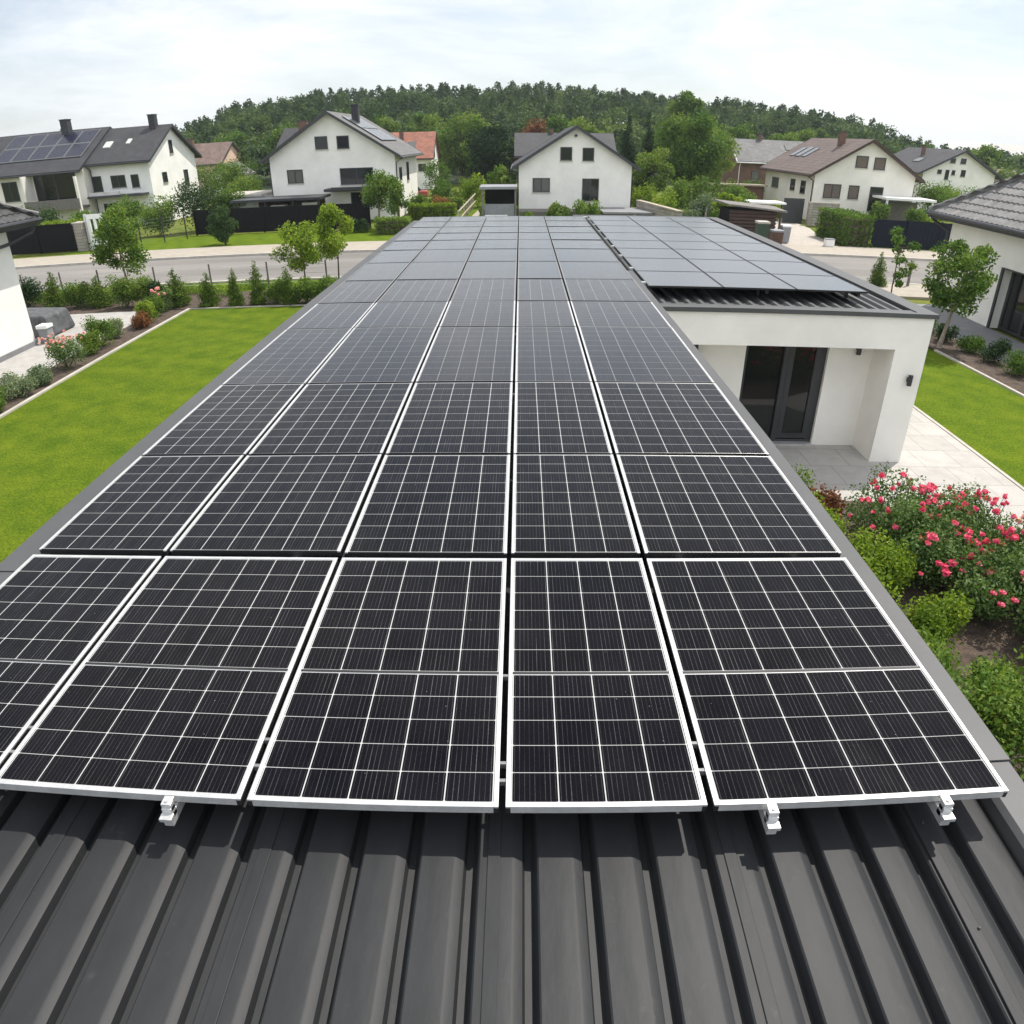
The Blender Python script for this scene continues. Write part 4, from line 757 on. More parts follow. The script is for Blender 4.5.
for x in (-2.6, -.42): MB().box(x, x + .12, 49.6, 49.72, 0, 2.62).build('post', M['greywood'], ct)
MB().box(-2.45, -.45, 49.9, 50.0, 0, 1.65).build('front_panel', M['grey'], ct)
bn = thing('white_bench', (-1.6, 49.2, 0), 'white bench standing in front of the small carport', 'bench')
MB().box(-2.4, -.9, 49.0, 49.35, .95, 1.0).build('seat', M['white'], bn); [MB().box(x, x + .06, 49.05, 49.3, 0, .95).build('leg', M['white'], bn) for x in (-2.3, -1.05)]
for (x, y, w) in ((9.3, 50.5, 0),):
    gw2 = thing('garden_wall', (9.4, 50, 0), 'brown stone garden wall with a pale coping right of the centre house', 'wall')
    b = MB(); b.hexa([(8.4, 54, 0), (8.7, 54, 0), (10.4, 47.5, 0), (10.1, 47.5, 0), (8.4, 54, 1.6), (8.7, 54, 1.6), (10.4, 47.5, 1.45), (10.1, 47.5, 1.45)]); uvbuild(b, 'stonework', M['stone'], gw2)
    b = MB(); b.hexa([(8.36, 54, 1.6), (8.74, 54, 1.6), (10.44, 47.46, 1.45), (10.06, 47.46, 1.45), (8.36, 54, 1.68), (8.74, 54, 1.68), (10.44, 47.46, 1.53), (10.06, 47.46, 1.53)]); b.build('coping', M['palewood'], gw2)
sh = thing('log_shed', (14.2, 45.8, 0), 'dark brown log shed with a sloping pale-edged roof behind the annex', 'shed')
b = MB()
for k in range(9): b.tube([(12.75, 44.8, .12 + k * .21), (15.6, 44.8, .12 + k * .21)], .11, 8)
for k in range(9): b.tube([(15.6, 44.8, .12 + k * .21), (16.0, 47.5, .12 + k * .21)], .11, 8)
b.build('log_wall', M['brownwood'], sh); MB().box(12.8, 15.5, 44.95, 47.4, 0, 1.9).build('inner_wall', M['fence'], sh)
b = MB(); b.hexa([(12.5, 44.4, 2.18), (16.2, 44.4, 1.86), (16.6, 48, 1.86), (12.5, 48, 2.18), (12.5, 44.4, 2.28), (16.2, 44.4, 1.96), (16.6, 48, 1.96), (12.5, 48, 2.28)]); b.build('roof', M['greywood'], sh)
MB().box(13.2, 14.7, 44.3, 44.68, .05, .7).build('log_pile', M['brownwood'], sh)
def wbin(label, x, y, w, h, body, lid):
    t = thing('waste_bin', (x, y, 0), label, 'waste bin'); b = MB(); b.hexa([(x - w * .42, y - w * .42, .06), (x + w * .42, y - w * .42, .06), (x + w * .42, y + w * .42, .06), (x - w * .42, y + w * .42, .06), (x - w / 2, y - w / 2, h), (x + w / 2, y - w / 2, h), (x + w / 2, y + w / 2, h), (x - w / 2, y + w / 2, h)])
    b.build('body', M[body], t, bevel=.02); MB().box(x - w * .54, x + w * .54, y - w * .58, y + w * .52, h, h + .12).build('lid', M[lid], t, bevel=.03)
    for s in (-1, 1): MB().tube([(x + s * w * .48, y + w * .4, .1), (x + s * w * .42, y + w * .4, .1)], .1, 10).build('wheel', M['fence'], t)
wbin('tall green garden bin with a whitish lid beside the log shed', 12.9, 38.9, .62, 1.75, 'green', 'kerb')
wbin('brown waste bin with a grey lid at the driveway edge', 14.0, 39.6, .6, 1.25, 'brownbin', 'grey')
wbin('light grey waste bin standing behind the brown one', 16.4, 44.9, .55, 1.0, 'grey', 'white')
gp = thing('gate_wall', (22.4, 57, 0), 'brown wall with a dark gate and a pale meter cabinet below the cream house', 'wall')
MB().box(20.6, 22.2, 57.4, 57.6, 0, 1.9).build('gate', M['anthra'], gp); uvbuild(MB().box(22.2, 24.6, 56.2, 56.6, 0, 1.75), 'brickwork', M['stone'], gp); MB().box(23.2, 24.3, 56.1, 56.19, 0, 1.35).build('cabinet', M['white'], gp)
lt = thing('brown_pergola', (19, 66, 0), 'brown timber pergola wall below the brick house', 'pergola'); uvbuild(MB().box(17.4, 22.6, 69, 69.4, 0, 2.1), 'screen', M['brick'], lt); MB().box(17.4, 22.8, 68.6, 69.6, 2.1, 2.25).build('top', M['palewood'], lt)
wl = thing('low_roof', (18.6, 54, 0), 'low pale flat roof between the log shed and the cream house', 'shelter'); MB().box(16.4, 19.0, 52.5, 54.5, 1.75, 1.87).build('roof', M['render2'], wl)
for x in (16.6, 18.7): MB().box(x, x + .12, 52.7, 52.82, 0, 1.75).build('post', M['brownwood'], wl)
bx = thing('parcel_box', (19.0, 43.9, 0), 'small pale box lying beside the clipped hedge', 'box'); MB().box(18.55, 19.1, 43.5, 43.9, .08, .5).build('box_body', M['render2'], bx, bevel=.02); MB().box(18.53, 19.12, 43.48, 43.92, .5, .54).build('box_lid', M['grey'], bx)
cr_ = thing('parked_car', (-11.5, 77, 0), 'small red car partly hidden by garden shrubs in the distance', 'car')
b = MB(); b.prism([(-13.2, 76.2), (-9.6, 76.2), (-9.6, 77.8), (-13.2, 77.8)], .35, .95); b.build('body', M['red'], cr_, bevel=.12); MB().hexa([(-12.7, 76.3, .95), (-10.3, 76.3, .95), (-10.3, 77.7, .95), (-12.7, 77.7, .95), (-12.2, 76.45, 1.45), (-10.8, 76.45, 1.45), (-10.8, 77.55, 1.45), (-12.2, 77.55, 1.45)]).build('cabin', M['glass'], cr_)
for x in (-12.5, -10.3): MB().tube([(x, 76.15, .32), (x, 76.4, .32)], .32, 14).build('wheel', M['fence'], cr_)
bo = thing('street_post', (17.6, 31.4, 0), 'short dark post on the pavement right of the small conifer', 'post'); MB().tube([(17.6, 31.4, 0), (17.6, 31.4, 1.1)], [.07, .05], 8).build('pole', M['greywood'], bo); MB().box(17.52, 17.68, 31.35, 31.45, .8, 1.05).build('marker', M['anthra'], bo)

# ------------------------------------------------------------------ planting
# small conifers and shrubs along the far edge of the left lawn (left to right)
G1 = 'planted row along the far edge of the left lawn'
row = [(-21.04, 28.2, 1.15, .75, 'b', 'broad green shrub hard against the left house corner'), (-19.52, 28.0, 1.45, .62, 'c', 'cone-shaped conifer, leftmost of the planted row'), (-18.24, 27.6, 1.05, .6, 'b', 'low light green shrub between the two leftmost conifers'),
       (-17.25, 27.6, 1.25, .6, 'c', 'bushy conifer above the grey furniture cover'), (-15.9, 27.2, 1.15, .62, 'b', 'dark shrub directly below the roadside tree'), (-15.07, 27.3, 1.1, .55, 'b', 'rounded shrub just right of the roadside tree trunk'), (-14.3, 27.0, 1.05, .5, 'b', 'pale shrub left of the first slim conifer'),
       (-13.55, 27.0, 1.45, .52, 'c', 'full conifer where the bed meets the lawn corner'), (-12.12, 26.75, 1.28, .42, 'o', 'oval thuja, first in the slim group'), (-11.03, 26.7, 1.38, .32, 'o', 'slim thuja, second in the slim group'), (-10.13, 26.75, 1.65, .36, 'o', 'tallest slim thuja of the planted row'),
       (-9.45, 26.8, 1.0, .38, 'b', 'small shrub between the tallest thuja and the paired trees'), (-8.85, 26.6, 1.42, .40, 'o', 'thuja in front of the paired young trees'), (-8.2, 26.7, .95, .5, 'b', 'dark shrub under the paired young trees'), (-7.4, 26.8, .8, .5, 'b', 'shrub nearest the roof edge in the planted row')]
for i, (x, y, h, r, k, lb) in enumerate(row):
    if k == 'b': bush('shrub', lb, x, y, h * 1.1, r * 1.15, 3200, 'leaf' if i % 3 else 'leaf_dark', .08, 100 + i, group=G1, tint=.45 + .1 * (i % 3))
    elif k == 'c': conifer('small_conifer', lb, x, y, h, r, 7000, 'leaf_thuja', .085, 100 + i, group=G1, power=.62, tint=.5, body=1.15)
    else: conifer('thuja', lb, x, y, h, r, 7500, 'leaf_thuja', .075, 100 + i, group=G1, power=.42, tint=.45, z0=.02, body=1.1)
cov = [(-21.5 + i * .55 + random.Random(i).uniform(-.2, .2), 29.0 + random.Random(i + 50).uniform(-.5, 1.6), .15, .5, .5, .28, 420, random.Random(i + 9).uniform(-.2, .2)) for i in range(33)]
o = leaf_mesh('ground_cover', cov, M['leaf'], None, .08, 1, 77, tint=.6); tag(o, 'low mixed ground cover between the planted row and the road', None, None, 'stuff')
# left bed
G2 = 'shrubs in the left flower bed'
lb_ = [(-13.35, 15.2, .75, .6, 'leaf', .5, 'deep green mound at the near end of the left bed', 0), (-13.45, 16.5, .6, .68, 'leaf_grey', .45, 'grey-green cushion plant, nearer one in the left bed', 0), (-13.4, 17.4, .55, .55, 'leaf_grey', .35, 'grey-green cushion plant, second one in the left bed', 0), (-13.5, 18.9, 1.05, .75, 'leaf_rose', .5, 'rose bush with pale pink blooms near the left house', 'p'),
       (-13.55, 20.4, .75, .5, 'leaf', .7, 'light green leafy perennial right of the pale roses', 0), (-13.6, 21.2, 1.15, .7, 'leaf', .5, 'tall leafy shrub in the middle of the left bed', 0), (-13.75, 22.3, .7, .4, 'leaf_grey', .6, 'thin silvery plant behind the tall leafy shrub', 0), (-13.4, 23.6, .62, .5, 'leaf_red', .5, 'reddish orange low shrub in the left bed', 0),
       (-13.55, 24.4, .85, .55, 'leaf_lime', .35, 'lime green shrub beside the reddish one', 0), (-13.75, 25.3, .9, .5, 'leaf', .6, 'bright shrub near the far end of the left bed', 0), (-13.8, 26.1, .95, .5, 'leaf_rose', .5, 'rose bush with coral blooms at the bed end', 'c')]
def blossoms(t, pts, m, r0, seed, n=16):
    rng = np.random.default_rng(seed); base = None
    for i, (x, y, z) in enumerate(pts):
        if base is None or i % 6 == 0:
            base = leaf_mesh('blossom', [(x, y, z, r0, r0, r0 * .75, n * 2, 0)], M[m], t, r0 * 1.15, 1, seed + i, aspect=.9, up=.5, shell=.5, tint=.45, tvar=.3); org = Vector((x, y, z)); rel = base.location.copy()
        else:
            o = base.copy(); COL.objects.link(o); o.parent = t; s = float(rng.uniform(.7, 1.25)); o.scale = (s, s, s)
            o.location = Vector((x, y, z)) - t.location - (org - t.location) * s
for i, (x, y, h, r, m, ti, lb, fl) in enumerate(lb_):
    t = bush('rose_bush' if fl else 'shrub', lb, x + .1, y, h * .92, r * .92, 3400, m, .055, 200 + i, group=None if fl else G2, tint=ti)
    if fl:
        g = random.Random(i + 3); pts = [(x + .1 + g.uniform(-.75, .75) * r * .95, y + g.uniform(-.8, .8) * r * 1.0, h * g.uniform(.72, .98)) for _ in range(34 if fl == 'p' else 7)]
        blossoms(t, pts, 'petal_pale', .038 if fl == 'p' else .055, 300 + i)
# right bed, close to the camera
G3 = 'evergreen shrubs in the right flower bed'
rb_ = [(4.15, 10.0, .95, .62, 'leaf', .62, 'upright green shrub at the patio end of the right bed', 4200, .05), (4.75, 9.55, .8, .45, 'leaf_red', .35, 'reddish-tipped shrub beside the upright green one', 2600, .05), (4.45, 8.75, .95, .60, 'leaf_lime', .34, 'lime green mound just below the roof edge, farthest one', 6500, .045), (4.95, 7.85, .85, .52, 'leaf_lime', .28, 'lime green mound left of the dark red rose bush', 6000, .045),
       (4.3, 7.05, .95, .62, 'leaf_lime', .36, 'lime green mound in the middle beside the roof edge', 6500, .045), (5.15, 6.6, .75, .48, 'leaf_lime', .3, 'lime green mound bordering the bare mulch', 5000, .045), (4.35, 5.75, .95, .62, 'leaf', .6, 'mid green shrub nearer the lower right corner', 6500, .045), (5.4, 5.5, .7, .42, 'leaf', .6, 'small round shrub on the mulch', 3600, .045),
       (4.1, 4.9, 1.2, .85, 'leaf', .5, 'dark leafy shrub at the right edge beside the roof', 7500, .045), (5.0, 4.7, 1.1, .7, 'leaf', .62, 'leafy shrub at the very right edge', 5500, .045), (6.85, 6.6, 1.0, .65, 'leaf_rose', .45, 'dark shrub right of the bare mulch', 4500, .05), (6.3, 5.7, 1.0, .7, 'leaf', .5, 'loose shrub beyond the small round one', 4500, .05), (3.9, 3.6, 1.2, .85, 'leaf', .55, 'bushy shrub at the lower right under the roof edge', 5500, .05)]
for i, (x, y, h, r, m, ti, lb, n, sz) in enumerate(rb_): bush('shrub', lb, x, y, h, r, n, m, sz * 1.2, 400 + i, group=G3, tint=ti, nb=16, tvar=.24)
def rosebush(lb, x, y, h, r, n, nf, seed, m='petal', fr=.042):
    t = bush('rose_bush', lb, x, y, h, r, n, 'leaf_rose', .05, seed, cat='rose bush', tint=.48, nb=18, stems=12, aspect=.6)
    g = random.Random(seed); b = MB(); pts = []
    while len(pts) < nf * 1.5:
        a = g.random() * 2 * pi; q = math.sqrt(g.random()); px, py = x + r * 1.02 * q * cos(a), y + r * 1.02 * q * sin(a); z = h * (1.04 - .40 * q * q) + g.uniform(-.08, .10)
        k = g.choice((1, 1, 1, 2, 3))
        for _ in range(k): pts.append((px + g.gauss(0, .07) * (k > 1), py + g.gauss(0, .07) * (k > 1), z + g.gauss(0, .03)))
    for p in pts: b.tube([(x + (p[0] - x) * .08, y + (p[1] - y) * .08, h * .1), (x + (p[0] - x) * .85, y + (p[1] - y) * .85, p[2] * .75), p], [.008, .006, .004], 4)
    b.build('flower_stems', M['leaf_rose'], t); blossoms(t, pts, m, fr, seed)
rosebush('large rose bush full of crimson pink blooms beside the patio', 5.9, 9.0, 1.0, 1.0, 11000, 34, 501)
rosebush('wide rose bush with red blooms behind the lime mounds', 5.9, 8.0, .85, .80, 8500, 20, 502)
rosebush('rose bush with pink blooms spilling over the light paving', 6.95, 8.8, .95, .85, 8500, 26, 503)
rosebush('rose bush with red blooms at the right edge of the picture', 7.0, 7.6, .85, .85, 8500, 22, 504)
rosebush('rose bush with pale salmon blooms by the light paving', 7.7, 8.25, .9, .5, 3600, 9, 505, 'petal_pale', .045)
rosebush('low rose bush with red buds just left of the bare mulch', 6.2, 7.2, .7, .5, 3600, 6, 506)

# bed along the right house
G4 = 'low shrubs along the right house'
for i, (x, y, h, r, ti, lb) in enumerate([(13.75, 22.9, .6, .55, .4, 'low dark shrub behind the leaning tree'), (13.9, 21.8, .62, .5, .5, 'low shrub just right of the leaning tree'), (14.1, 20.6, .55, .55, .4, 'first low shrub beyond the leaning tree towards the viewer'), (14.2, 19.5, .7, .55, .3, 'dark rounded shrub in the middle of the right edging bed'), (14.2, 18.4, .65, .6, .4, 'shrub below the terrace door'), (14.35, 17.3, .55, .55, .6, 'pale leaved shrub near the picture edge'), (14.4, 16.2, .6, .6, .4, 'shrub at the near end of the right edging bed')]):
    bush('shrub', lb, x, y, h, r, 2200, 'leaf_dark' if i % 2 else 'leaf', .06, 600 + i, group=G4, tint=ti)
# garden trees
tree('young_tree', 'leaning young tree with dense leaves on the right lawn', 13.28, 20.98, 3.35, 1.3, 7000, size=.11, seed=21, z0=1.05, nb=26, tr=.07, bark='barklight', lean=(.45, .1), tint=.45, rmin=.2, rmax=.36)
tree('young_tree', 'thin straggly sapling left of the leaning young tree', 13.0, 24.2, 3.4, .75, 900, size=.12, seed=22, z0=1.0, nb=9, tr=.035, tint=.5, rmin=.2, rmax=.34, tz=.95, m='leaf')
tree('roadside_tree', 'rounded leafy tree between the planted row and the road', -17.0, 29.6, 3.75, 1.35, 6500, size=.13, seed=23, z0=.95, nb=22, tr=.06, lean=(-.1, 0), tint=.5, rmin=.28, rmax=.42, bark='barklight')
tree('young_tree', 'lower left one of the paired young trees by the roof edge', -8.75, 28.6, 2.75, 1.05, 5200, m='leaf_lime', size=.11, seed=24, z0=1.0, nb=14, tr=.04, tint=.35)
tree('young_tree', 'taller right one of the paired young trees by the roof edge', -7.7, 29.9, 3.45, 1.0, 5200, m='leaf_lime', size=.11, seed=25, z0=1.1, nb=15, tr=.04, tint=.42, lean=(.15, 0))
tree('round_conifer', 'round dark bluish conifer on the roadside grass', -18.9, 45.6, 2.35, .95, 5200, cat='conifer', m='leaf_dark', z0=.15, size=.13, seed=26, nb=18, tr=.06, tint=.75, rmin=.4, rmax=.55)
conifer('small_conifer', 'single small conifer beyond the annex by the road', 16.0, 31.2, 1.5, .48, 6000, 'leaf_thuja', .08, 27, power=.6, tint=.4)
tree('garden_tree', 'round-headed tree in front of the white gabled house', -9.95, 51.6, 3.7, 1.55, 4200, size=.17, seed=28, z0=1.3, nb=16, tr=.09, tint=.55, bark='barklight')
tree('garden_tree', 'bushy second tree against the right corner of the white gabled house', -8.4, 50.6, 3.5, 1.1, 3000, size=.16, seed=29, z0=1.0, nb=12, tint=.45)
bush('shrub', 'clipped round shrub below the round-headed tree', -10.9, 49.3, .9, .8, 1800, 'leaf_dark', .12, 30, tint=.5)
hedge('hedge', 'low bright hedge at the foot of the garden trees', -9.6, -7.2, 47.6, 48.8, 1.1, 5000, 'leaf', .12, 31, tint=.7)
hedge('hedge', 'tall clipped hedge right of the driveway', 20.1, 22.0, 44.3, 49.5, 1.95, 13000, 'leaf', .13, 32, tint=.45)
# greenery round the left double house
for i, (x, y, h, r, m, ti, lb) in enumerate([(-24.5, 54.5, 3.9, 2.2, 'leaf_dark', .7, 'dark bushy tree right of the sunlit gable'), (-27.0, 53.0, 2.6, 1.8, 'leaf', .6, 'broad shrub below the sunlit gable'), (-22.5, 56.5, 3.1, 1.6, 'leaf', .35, 'shrub between the gable and the flat garage'), (-30.2, 55.0, 3.0, 1.9, 'leaf', .5, 'shrub in front of the double house entrance'),
        (-36.2, 52.5, 2.7, 1.9, 'leaf_dark', .8, 'dark shrub behind the tall black fence'), (-39.5, 53.0, 3.0, 2.0, 'leaf', .6, 'rounded shrub behind the fence under the balcony'), (-42.0, 52.0, 2.9, 1.6, 'leaf_lime', .35, 'yellow-green shrub under the left balcony'), (-46.5, 54.0, 4.4, 1.8, 'leaf_lime', .3, 'yellow-green tree at the left picture edge'), (-33.5, 53.5, 2.2, 1.3, 'leaf', .4, 'small shrub behind the white gate')]):
    bush('shrub', lb, x, y, h, r, 3600, m, .17, 700 + i, cat='shrub', group='shrubs round the left double house', tint=ti, nb=13)
hedge('hedge', 'yellowish clipped hedge top behind the tall black fence', -34.2, -29.4, 47.2, 48.2, 1.98, 7000, 'leaf_lime', .12, 33, tint=.4)
# greenery between the houses
G6 = 'garden shrubs and trees between the houses'
for i, (x, y, h, r, m, ti, n, k, lb) in enumerate([
        (-27.0, 72, 4.6, 2.2, 'leaf', .55, 3600, 't', 'tree left of the grey-roofed half-hidden house'), (-30.5, 77, 4.4, 2.4, 'leaf', .6, 3600, 't', 'light green tree below the pink-walled house'), (-34.5, 80, 4.2, 2.2, 'leaf', .5, 3000, 't', 'tree beside the small white cottage'), (-24.6, 66, 3.3, 1.8, 'leaf', .7, 2800, 't', 'bright tree behind the flat garage'),
        (-9.6, 84, 3.6, 1.8, 'leaf', .3, 2600, 't', 'dark garden tree below the red roof'), (-7.2, 70, 2.5, 1.6, 'leaf', .4, 2600, 'b', 'dark shrub right of the white gabled house'), (-8.6, 62, 1.7, 1.1, 'leaf', .5, 1800, 'b', 'shrub with orange tips near the gabled house'), (-6.6, 61.5, 1.5, 1.0, 'leaf_red', .7, 1500, 'b', 'reddish garden shrub left of the path'),
        (-3.9, 67, 3.1, 1.5, 'leaf_lime', .35, 2800, 'b', 'yellow-green tree overhanging the path'), (-5.2, 70, 2.7, 1.4, 'leaf_lime', .25, 2200, 'b', 'lime shrub beside the overhanging tree'), (-1.9, 59, 3.9, 1.2, 'leaf', .65, 2600, 't', 'slim light tree behind the carport'), (-.9, 57.6, 3.3, .9, 'leaf', .7, 2000, 't', 'small tree at the centre house corner'),
        (2.6, 51.2, 1.75, 1.0, 'leaf', .75, 2600, 'b', 'left bright shrub before the centre house'), (4.6, 51.0, 1.8, 1.1, 'leaf', .65, 2800, 'b', 'right bright shrub before the centre house'), (.6, 50.8, 1.1, .7, 'leaf', .4, 1500, 'b', 'low shrub at the left corner of the centre house'),
        (9.3, 57, 2.7, 1.4, 'leaf_lime', .3, 2600, 'b', 'yellow-green shrub right of the centre house'), (10.6, 55, 2.2, 1.3, 'leaf_lime', .45, 2600, 'b', 'bright lime shrub above the garden wall'), (12.6, 60, 3.1, 1.7, 'leaf', .6, 3000, 'b', 'large loose shrub in the wild garden'), (15.0, 61, 3.3, 1.8, 'leaf', .5, 3200, 'b', 'large shrub below the big round tree'),
        (17.2, 60, 3.0, 1.7, 'leaf', .45, 3000, 'b', 'shrub at the right of the wild garden'), (13.0, 52.5, 2.4, 1.5, 'leaf_grey', .15, 3000, 'b', 'grey-green feathery shrub in the wild garden'), (15.0, 51.5, 2.3, 1.2, 'leaf', .5, 2600, 'b', 'shrub behind the weathered grey fence'), (11.3, 49.6, 1.5, 1.0, 'leaf_grey', .1, 2000, 'b', 'low grey-green shrub behind the annex roof'), (12.8, 48.6, 1.6, 1.0, 'leaf', .3, 2000, 'b', 'dark low shrub behind the annex roof'),
        (13.9, 49.5, 2.6, 1.0, 'leaf_lime', .5, 2400, 't', 'small lime tree above the log shed'), (19.4, 62, 2.0, 1.3, 'leaf', .6, 2000, 'b', 'round shrub below the left wall of the cream house'), (20.8, 59.2, 1.6, .9, 'leaf_lime', .4, 1800, 'b', 'lime shrub beside the dark gate'),
        (31.2, 55.5, 1.7, 1.1, 'leaf_lime', .4, 2200, 'b', 'bright shrub before the terrace canopy'), (28.3, 57.2, 2.1, 1.1, 'leaf', .55, 2400, 'b', 'shrub below the cream gable'), (30.0, 54.5, 1.9, .9, 'leaf', .5, 2000, 'b', 'shrub left of the terrace canopy'), (33.6, 53.0, 1.7, 1.2, 'leaf_lime', .5, 2200, 'b', 'lime shrub behind the navy fence'), (35.8, 62, 3.5, 2.2, 'leaf', .45, 4200, 'b', 'big shrub right of the cream gable'), (38.5, 66, 3.2, 2.0, 'leaf', .55, 3600, 'b', 'shrub below the distant grey-white house'),
        (41.5, 70, 3.0, 2.0, 'leaf_lime', .2, 3200, 'b', 'pale shrub below the distant terrace'), (45, 73, 2.8, 2.0, 'leaf', .6, 3000, 'b', 'shrub right of the distant terrace'), (22.8, 73, 2.6, 1.5, 'leaf', .5, 2200, 'b', 'shrub behind the cream house'), (37.0, 52.0, 2.0, 1.2, 'leaf_lime', .35, 2200, 'b', 'lime shrub near the right house roof')]):
    if k == 'b': bush('shrub', lb, x, y, h, r, n, m, .17, 800 + i, group=G6, tint=ti, nb=12)
    else: tree('garden_tree', lb, x, y, h, r, n, m=m, size=.18, seed=800 + i, z0=h * .2, nb=14, tr=.08, group=G6, tint=ti)
hedge('hedge', 'long bright hedge across the garden left of the path', -8.6, -4.9, 55.6, 56.6, 1.3, 7000, 'leaf_lime', .14, 34, tint=.35)
hedge('hedge', 'second hedge behind the long bright one', -8.8, -4.9, 62.5, 63.3, 1.2, 5000, 'leaf', .14, 35, tint=.75)
hedge('hedge', 'short bright hedge between the path and the carport', -3.1, -2.0, 54.5, 57.5, 1.2, 4000, 'leaf', .13, 36, tint=.75)
pf_ = thing('path_fence', (-4.2, 58, 0), 'rough wooden rail fence along the garden path', 'fence')
for i in range(7): MB().box(-4.3, -4.2, 50 + i * 2.6, 50.1 + i * 2.6, 0, 1.25).build('post', M['palewood'], pf_)
MB().tube([(-4.25, 50, 1.15), (-4.0, 66, 1.3)], .05, 6).tube([(-4.25, 50, .6), (-4.0, 66, .7)], .05, 6).build('rail', M['palewood'], pf_)
# big single trees before the forest
tree('big_round_tree', 'big rounded tree right of centre behind the wild garden', 16.3, 73, 8.1, 3.9, 19000, size=.26, seed=41, z0=1.6, nb=34, tr=.28, tint=.42, rmin=.28, rmax=.42)
tree('tree', 'lighter tree with yellowish leaves right of the big rounded one', 20.6, 80, 7.0, 2.6, 6500, size=.26, seed=42, z0=1.5, nb=20, tint=.7, group='trees in front of the forest')
tree('tree', 'low yellow-green tree at the left foot of the big rounded one', 12.0, 69, 5.0, 2.0, 5000, size=.22, seed=43, z0=1.2, nb=16, tint=.68, group='trees in front of the forest')
conifer('spruce', 'dark spruce right behind the centre house, left of two', 9.9, 71, 8.2, 1.8, 14000, 'leaf_dark', .24, 44, power=.75, tint=.22)
conifer('spruce', 'dark spruce next to the big rounded tree, right of two', 11.9, 71.5, 8.2, 1.35, 12000, 'leaf_dark', .24, 45, power=.7, tint=.25)
tree('poplar', 'tall poplar standing above the forest edge right of centre', 24.0, 112, 13.0, 2.9, 13000, size=.42, seed=46, z0=1.5, nb=34, tr=.25, tint=.40, m='leaf', rmin=.3, rmax=.5)
tree('dark_tree', 'very dark dense tree left of the centre house', -3.2, 84, 7.4, 2.9, 11000, m='leaf_dark', size=.26, seed=47, z0=.8, nb=26, tr=.2, tint=.15)
tree('tree', 'copper-leaved tree left of the centre roof', 1.5, 96, 8.0, 3.0, 6000, m='leaf_red', size=.3, seed=48, z0=1.5, nb=18, tint=.15, group='trees in front of the forest')
tree('willow', 'pale green spreading tree right of the red roof', -8.5, 108, 9.2, 4.2, 10000, size=.36, seed=49, z0=1.0, nb=26, tr=.2, tint=.60, m='leaf', group='trees in front of the forest')
tree('tree', 'pale tree left of the dark dense tree', -5.0, 104, 8.6, 3.6, 9000, size=.36, seed=50, z0=1.0, nb=22, tint=.55, group='trees in front of the forest')
for i, (x, y, h, r, ti, lb) in enumerate([(-31, 112, 8.5, 3.2, .5, 'roundish tree right of the pink-walled house'), (-36.5, 116, 9.0, 3.4, .35, 'dark roundish tree behind the pink-walled house'), (-26.5, 114, 9.5, 3.4, .45, 'tree above the grey half-hidden roof, left'), (-46, 120, 8.6, 3.4, .4, 'tree just right of the double house gable'), (-42, 108, 6.6, 2.5, .65, 'light tree before the far left woods'),
        (27, 108, 9.0, 3.6, .55, 'rounded light tree above the brick house'), (32, 112, 8.6, 3.4, .35, 'dark rounded tree right of the brick house'), (38, 110, 7.6, 3.2, .6, 'light tree above the cream roof'), (44, 116, 8.2, 3.4, .45, 'tree above the cream gable'), (50, 112, 7.0, 3.0, .5, 'tree behind the distant grey-white house'), (8.5, 104, 8.4, 3.2, .68, 'light green tree right of the centre gable'), (5, 112, 9.2, 3.4, .35, 'dark tree behind the centre gable'),
        (62, 112, 7.0, 3.2, .35, 'tree at the right beyond the brown bungalow'), (68, 108, 7.5, 3.4, .5, 'rightmost tree above the neighbour roof'), (-14, 116, 10.0, 3.6, .5, 'tree above the red roof, right side'), (-20, 114, 9.6, 3.4, .4, 'tree above the red roof, left side')]):
    tree('tree', lb, x, y, h, r, 5600, size=.38, seed=900 + i, z0=1.0, nb=18, tr=.15, group='trees in front of the forest', tint=ti)

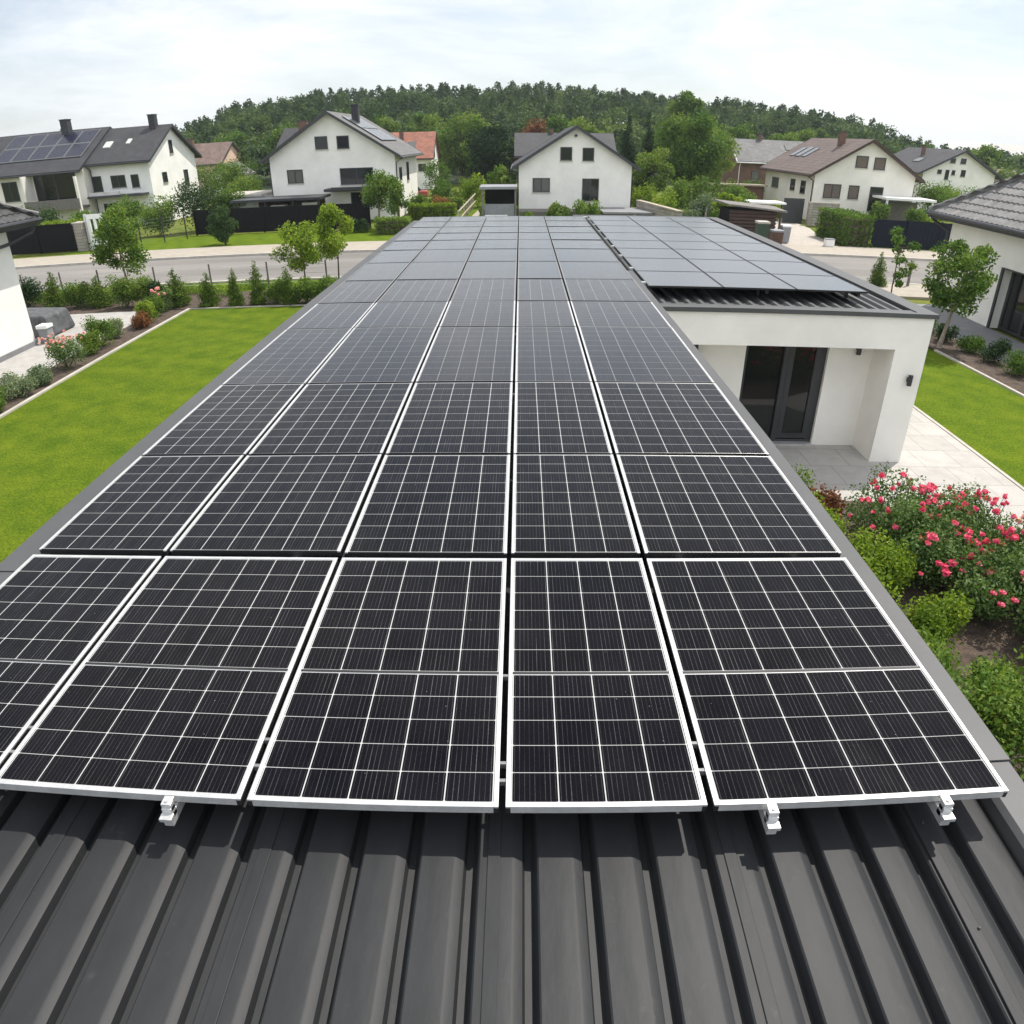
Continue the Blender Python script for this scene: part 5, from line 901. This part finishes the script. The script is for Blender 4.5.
# the wooded hill: a far mass of trees
def forest():
    rng = np.random.default_rng(11); bl = []
    for ring in range(16):
        r = 117 + ring * 7.6
        for a in np.arange(-47, 48, 1.75 * 118 / r):
            a2 = a + rng.normal() * .5; rr = r + rng.normal() * 3; x, y = rr * sin(R(a2)), rr * cos(R(a2)); z = hillz(x, y)
            patch = math.sin(a2 * .31 + ring * .9) + math.sin(a2 * .83 - ring * .5); far = (rr - 118) / 120; pine = rng.random() < (.30 + .25 * far + .22 * patch) * (1 if a2 < 22 else .5)
            low = .66 if ring < 2 else (.8 if ring < 4 else .9)
            h = 10.3 * rng.uniform(.90, 1.05) * (1 if a2 < 26 else .84) * low; top = ring >= 12
            if rr > 238: continue
            if pine:
                w = rng.uniform(1.7, 2.5); off = -.20 + rng.normal() * .05; n = 72 if top else 46
                for u, s in ((.30, 1.0), (.45, 1.0), (.60, .95), (.74, .82), (.86, .62), (.94, .36)): bl.append((x, y, z + h * u, w * s, w * s, h * .10, n * (.4 + .6 * s) * (1 if u > .4 else .6), off))
            else:
                w = rng.uniform(2.3, 4.3); off = rng.normal() * .13 + .08 * (1 - far) - .03; h *= rng.uniform(.86, 1.0)
                for k in range(8): bl.append((x + rng.normal() * w * .40, y + rng.normal() * w * .40, z + h * (rng.uniform(.3, .5) if k < 2 else rng.uniform(.5, .88)), w * .55, w * .55, h * .13, 58 if (top or ring < 4) else 40, off + rng.normal() * .05))
    return leaf_mesh('forest', bl, M['leaf_forest'], None, .52, 1.3, 12, aspect=.85, up=.5, shell=.35, tint=.53, tvar=.11)
tag(forest(), 'mixed forest covering the long low hill behind the village', None, None, 'stuff')

# ------------------------------------------------------------------ the air: a thin even haze over the whole valley
hz = MB().box(-2600, 2600, -900, 2600, -5.5, 62).build('haze', bpy.data.materials.new('haze')); tag(hz, 'thin summer haze in the air over the valley', None, None, 'stuff')
hm = hz.data.materials[0]; hm.use_nodes = True; hm.node_tree.nodes.clear(); _o = hm.node_tree.nodes.new('ShaderNodeOutputMaterial'); _v = hm.node_tree.nodes.new('ShaderNodeVolumePrincipled')
_v.inputs['Color'].default_value = (.86, .92, 1.0, 1); _v.inputs['Density'].default_value = .00028; _v.inputs['Anisotropy'].default_value = .3
hm.node_tree.links.new(_v.outputs[0], _o.inputs['Volume'])
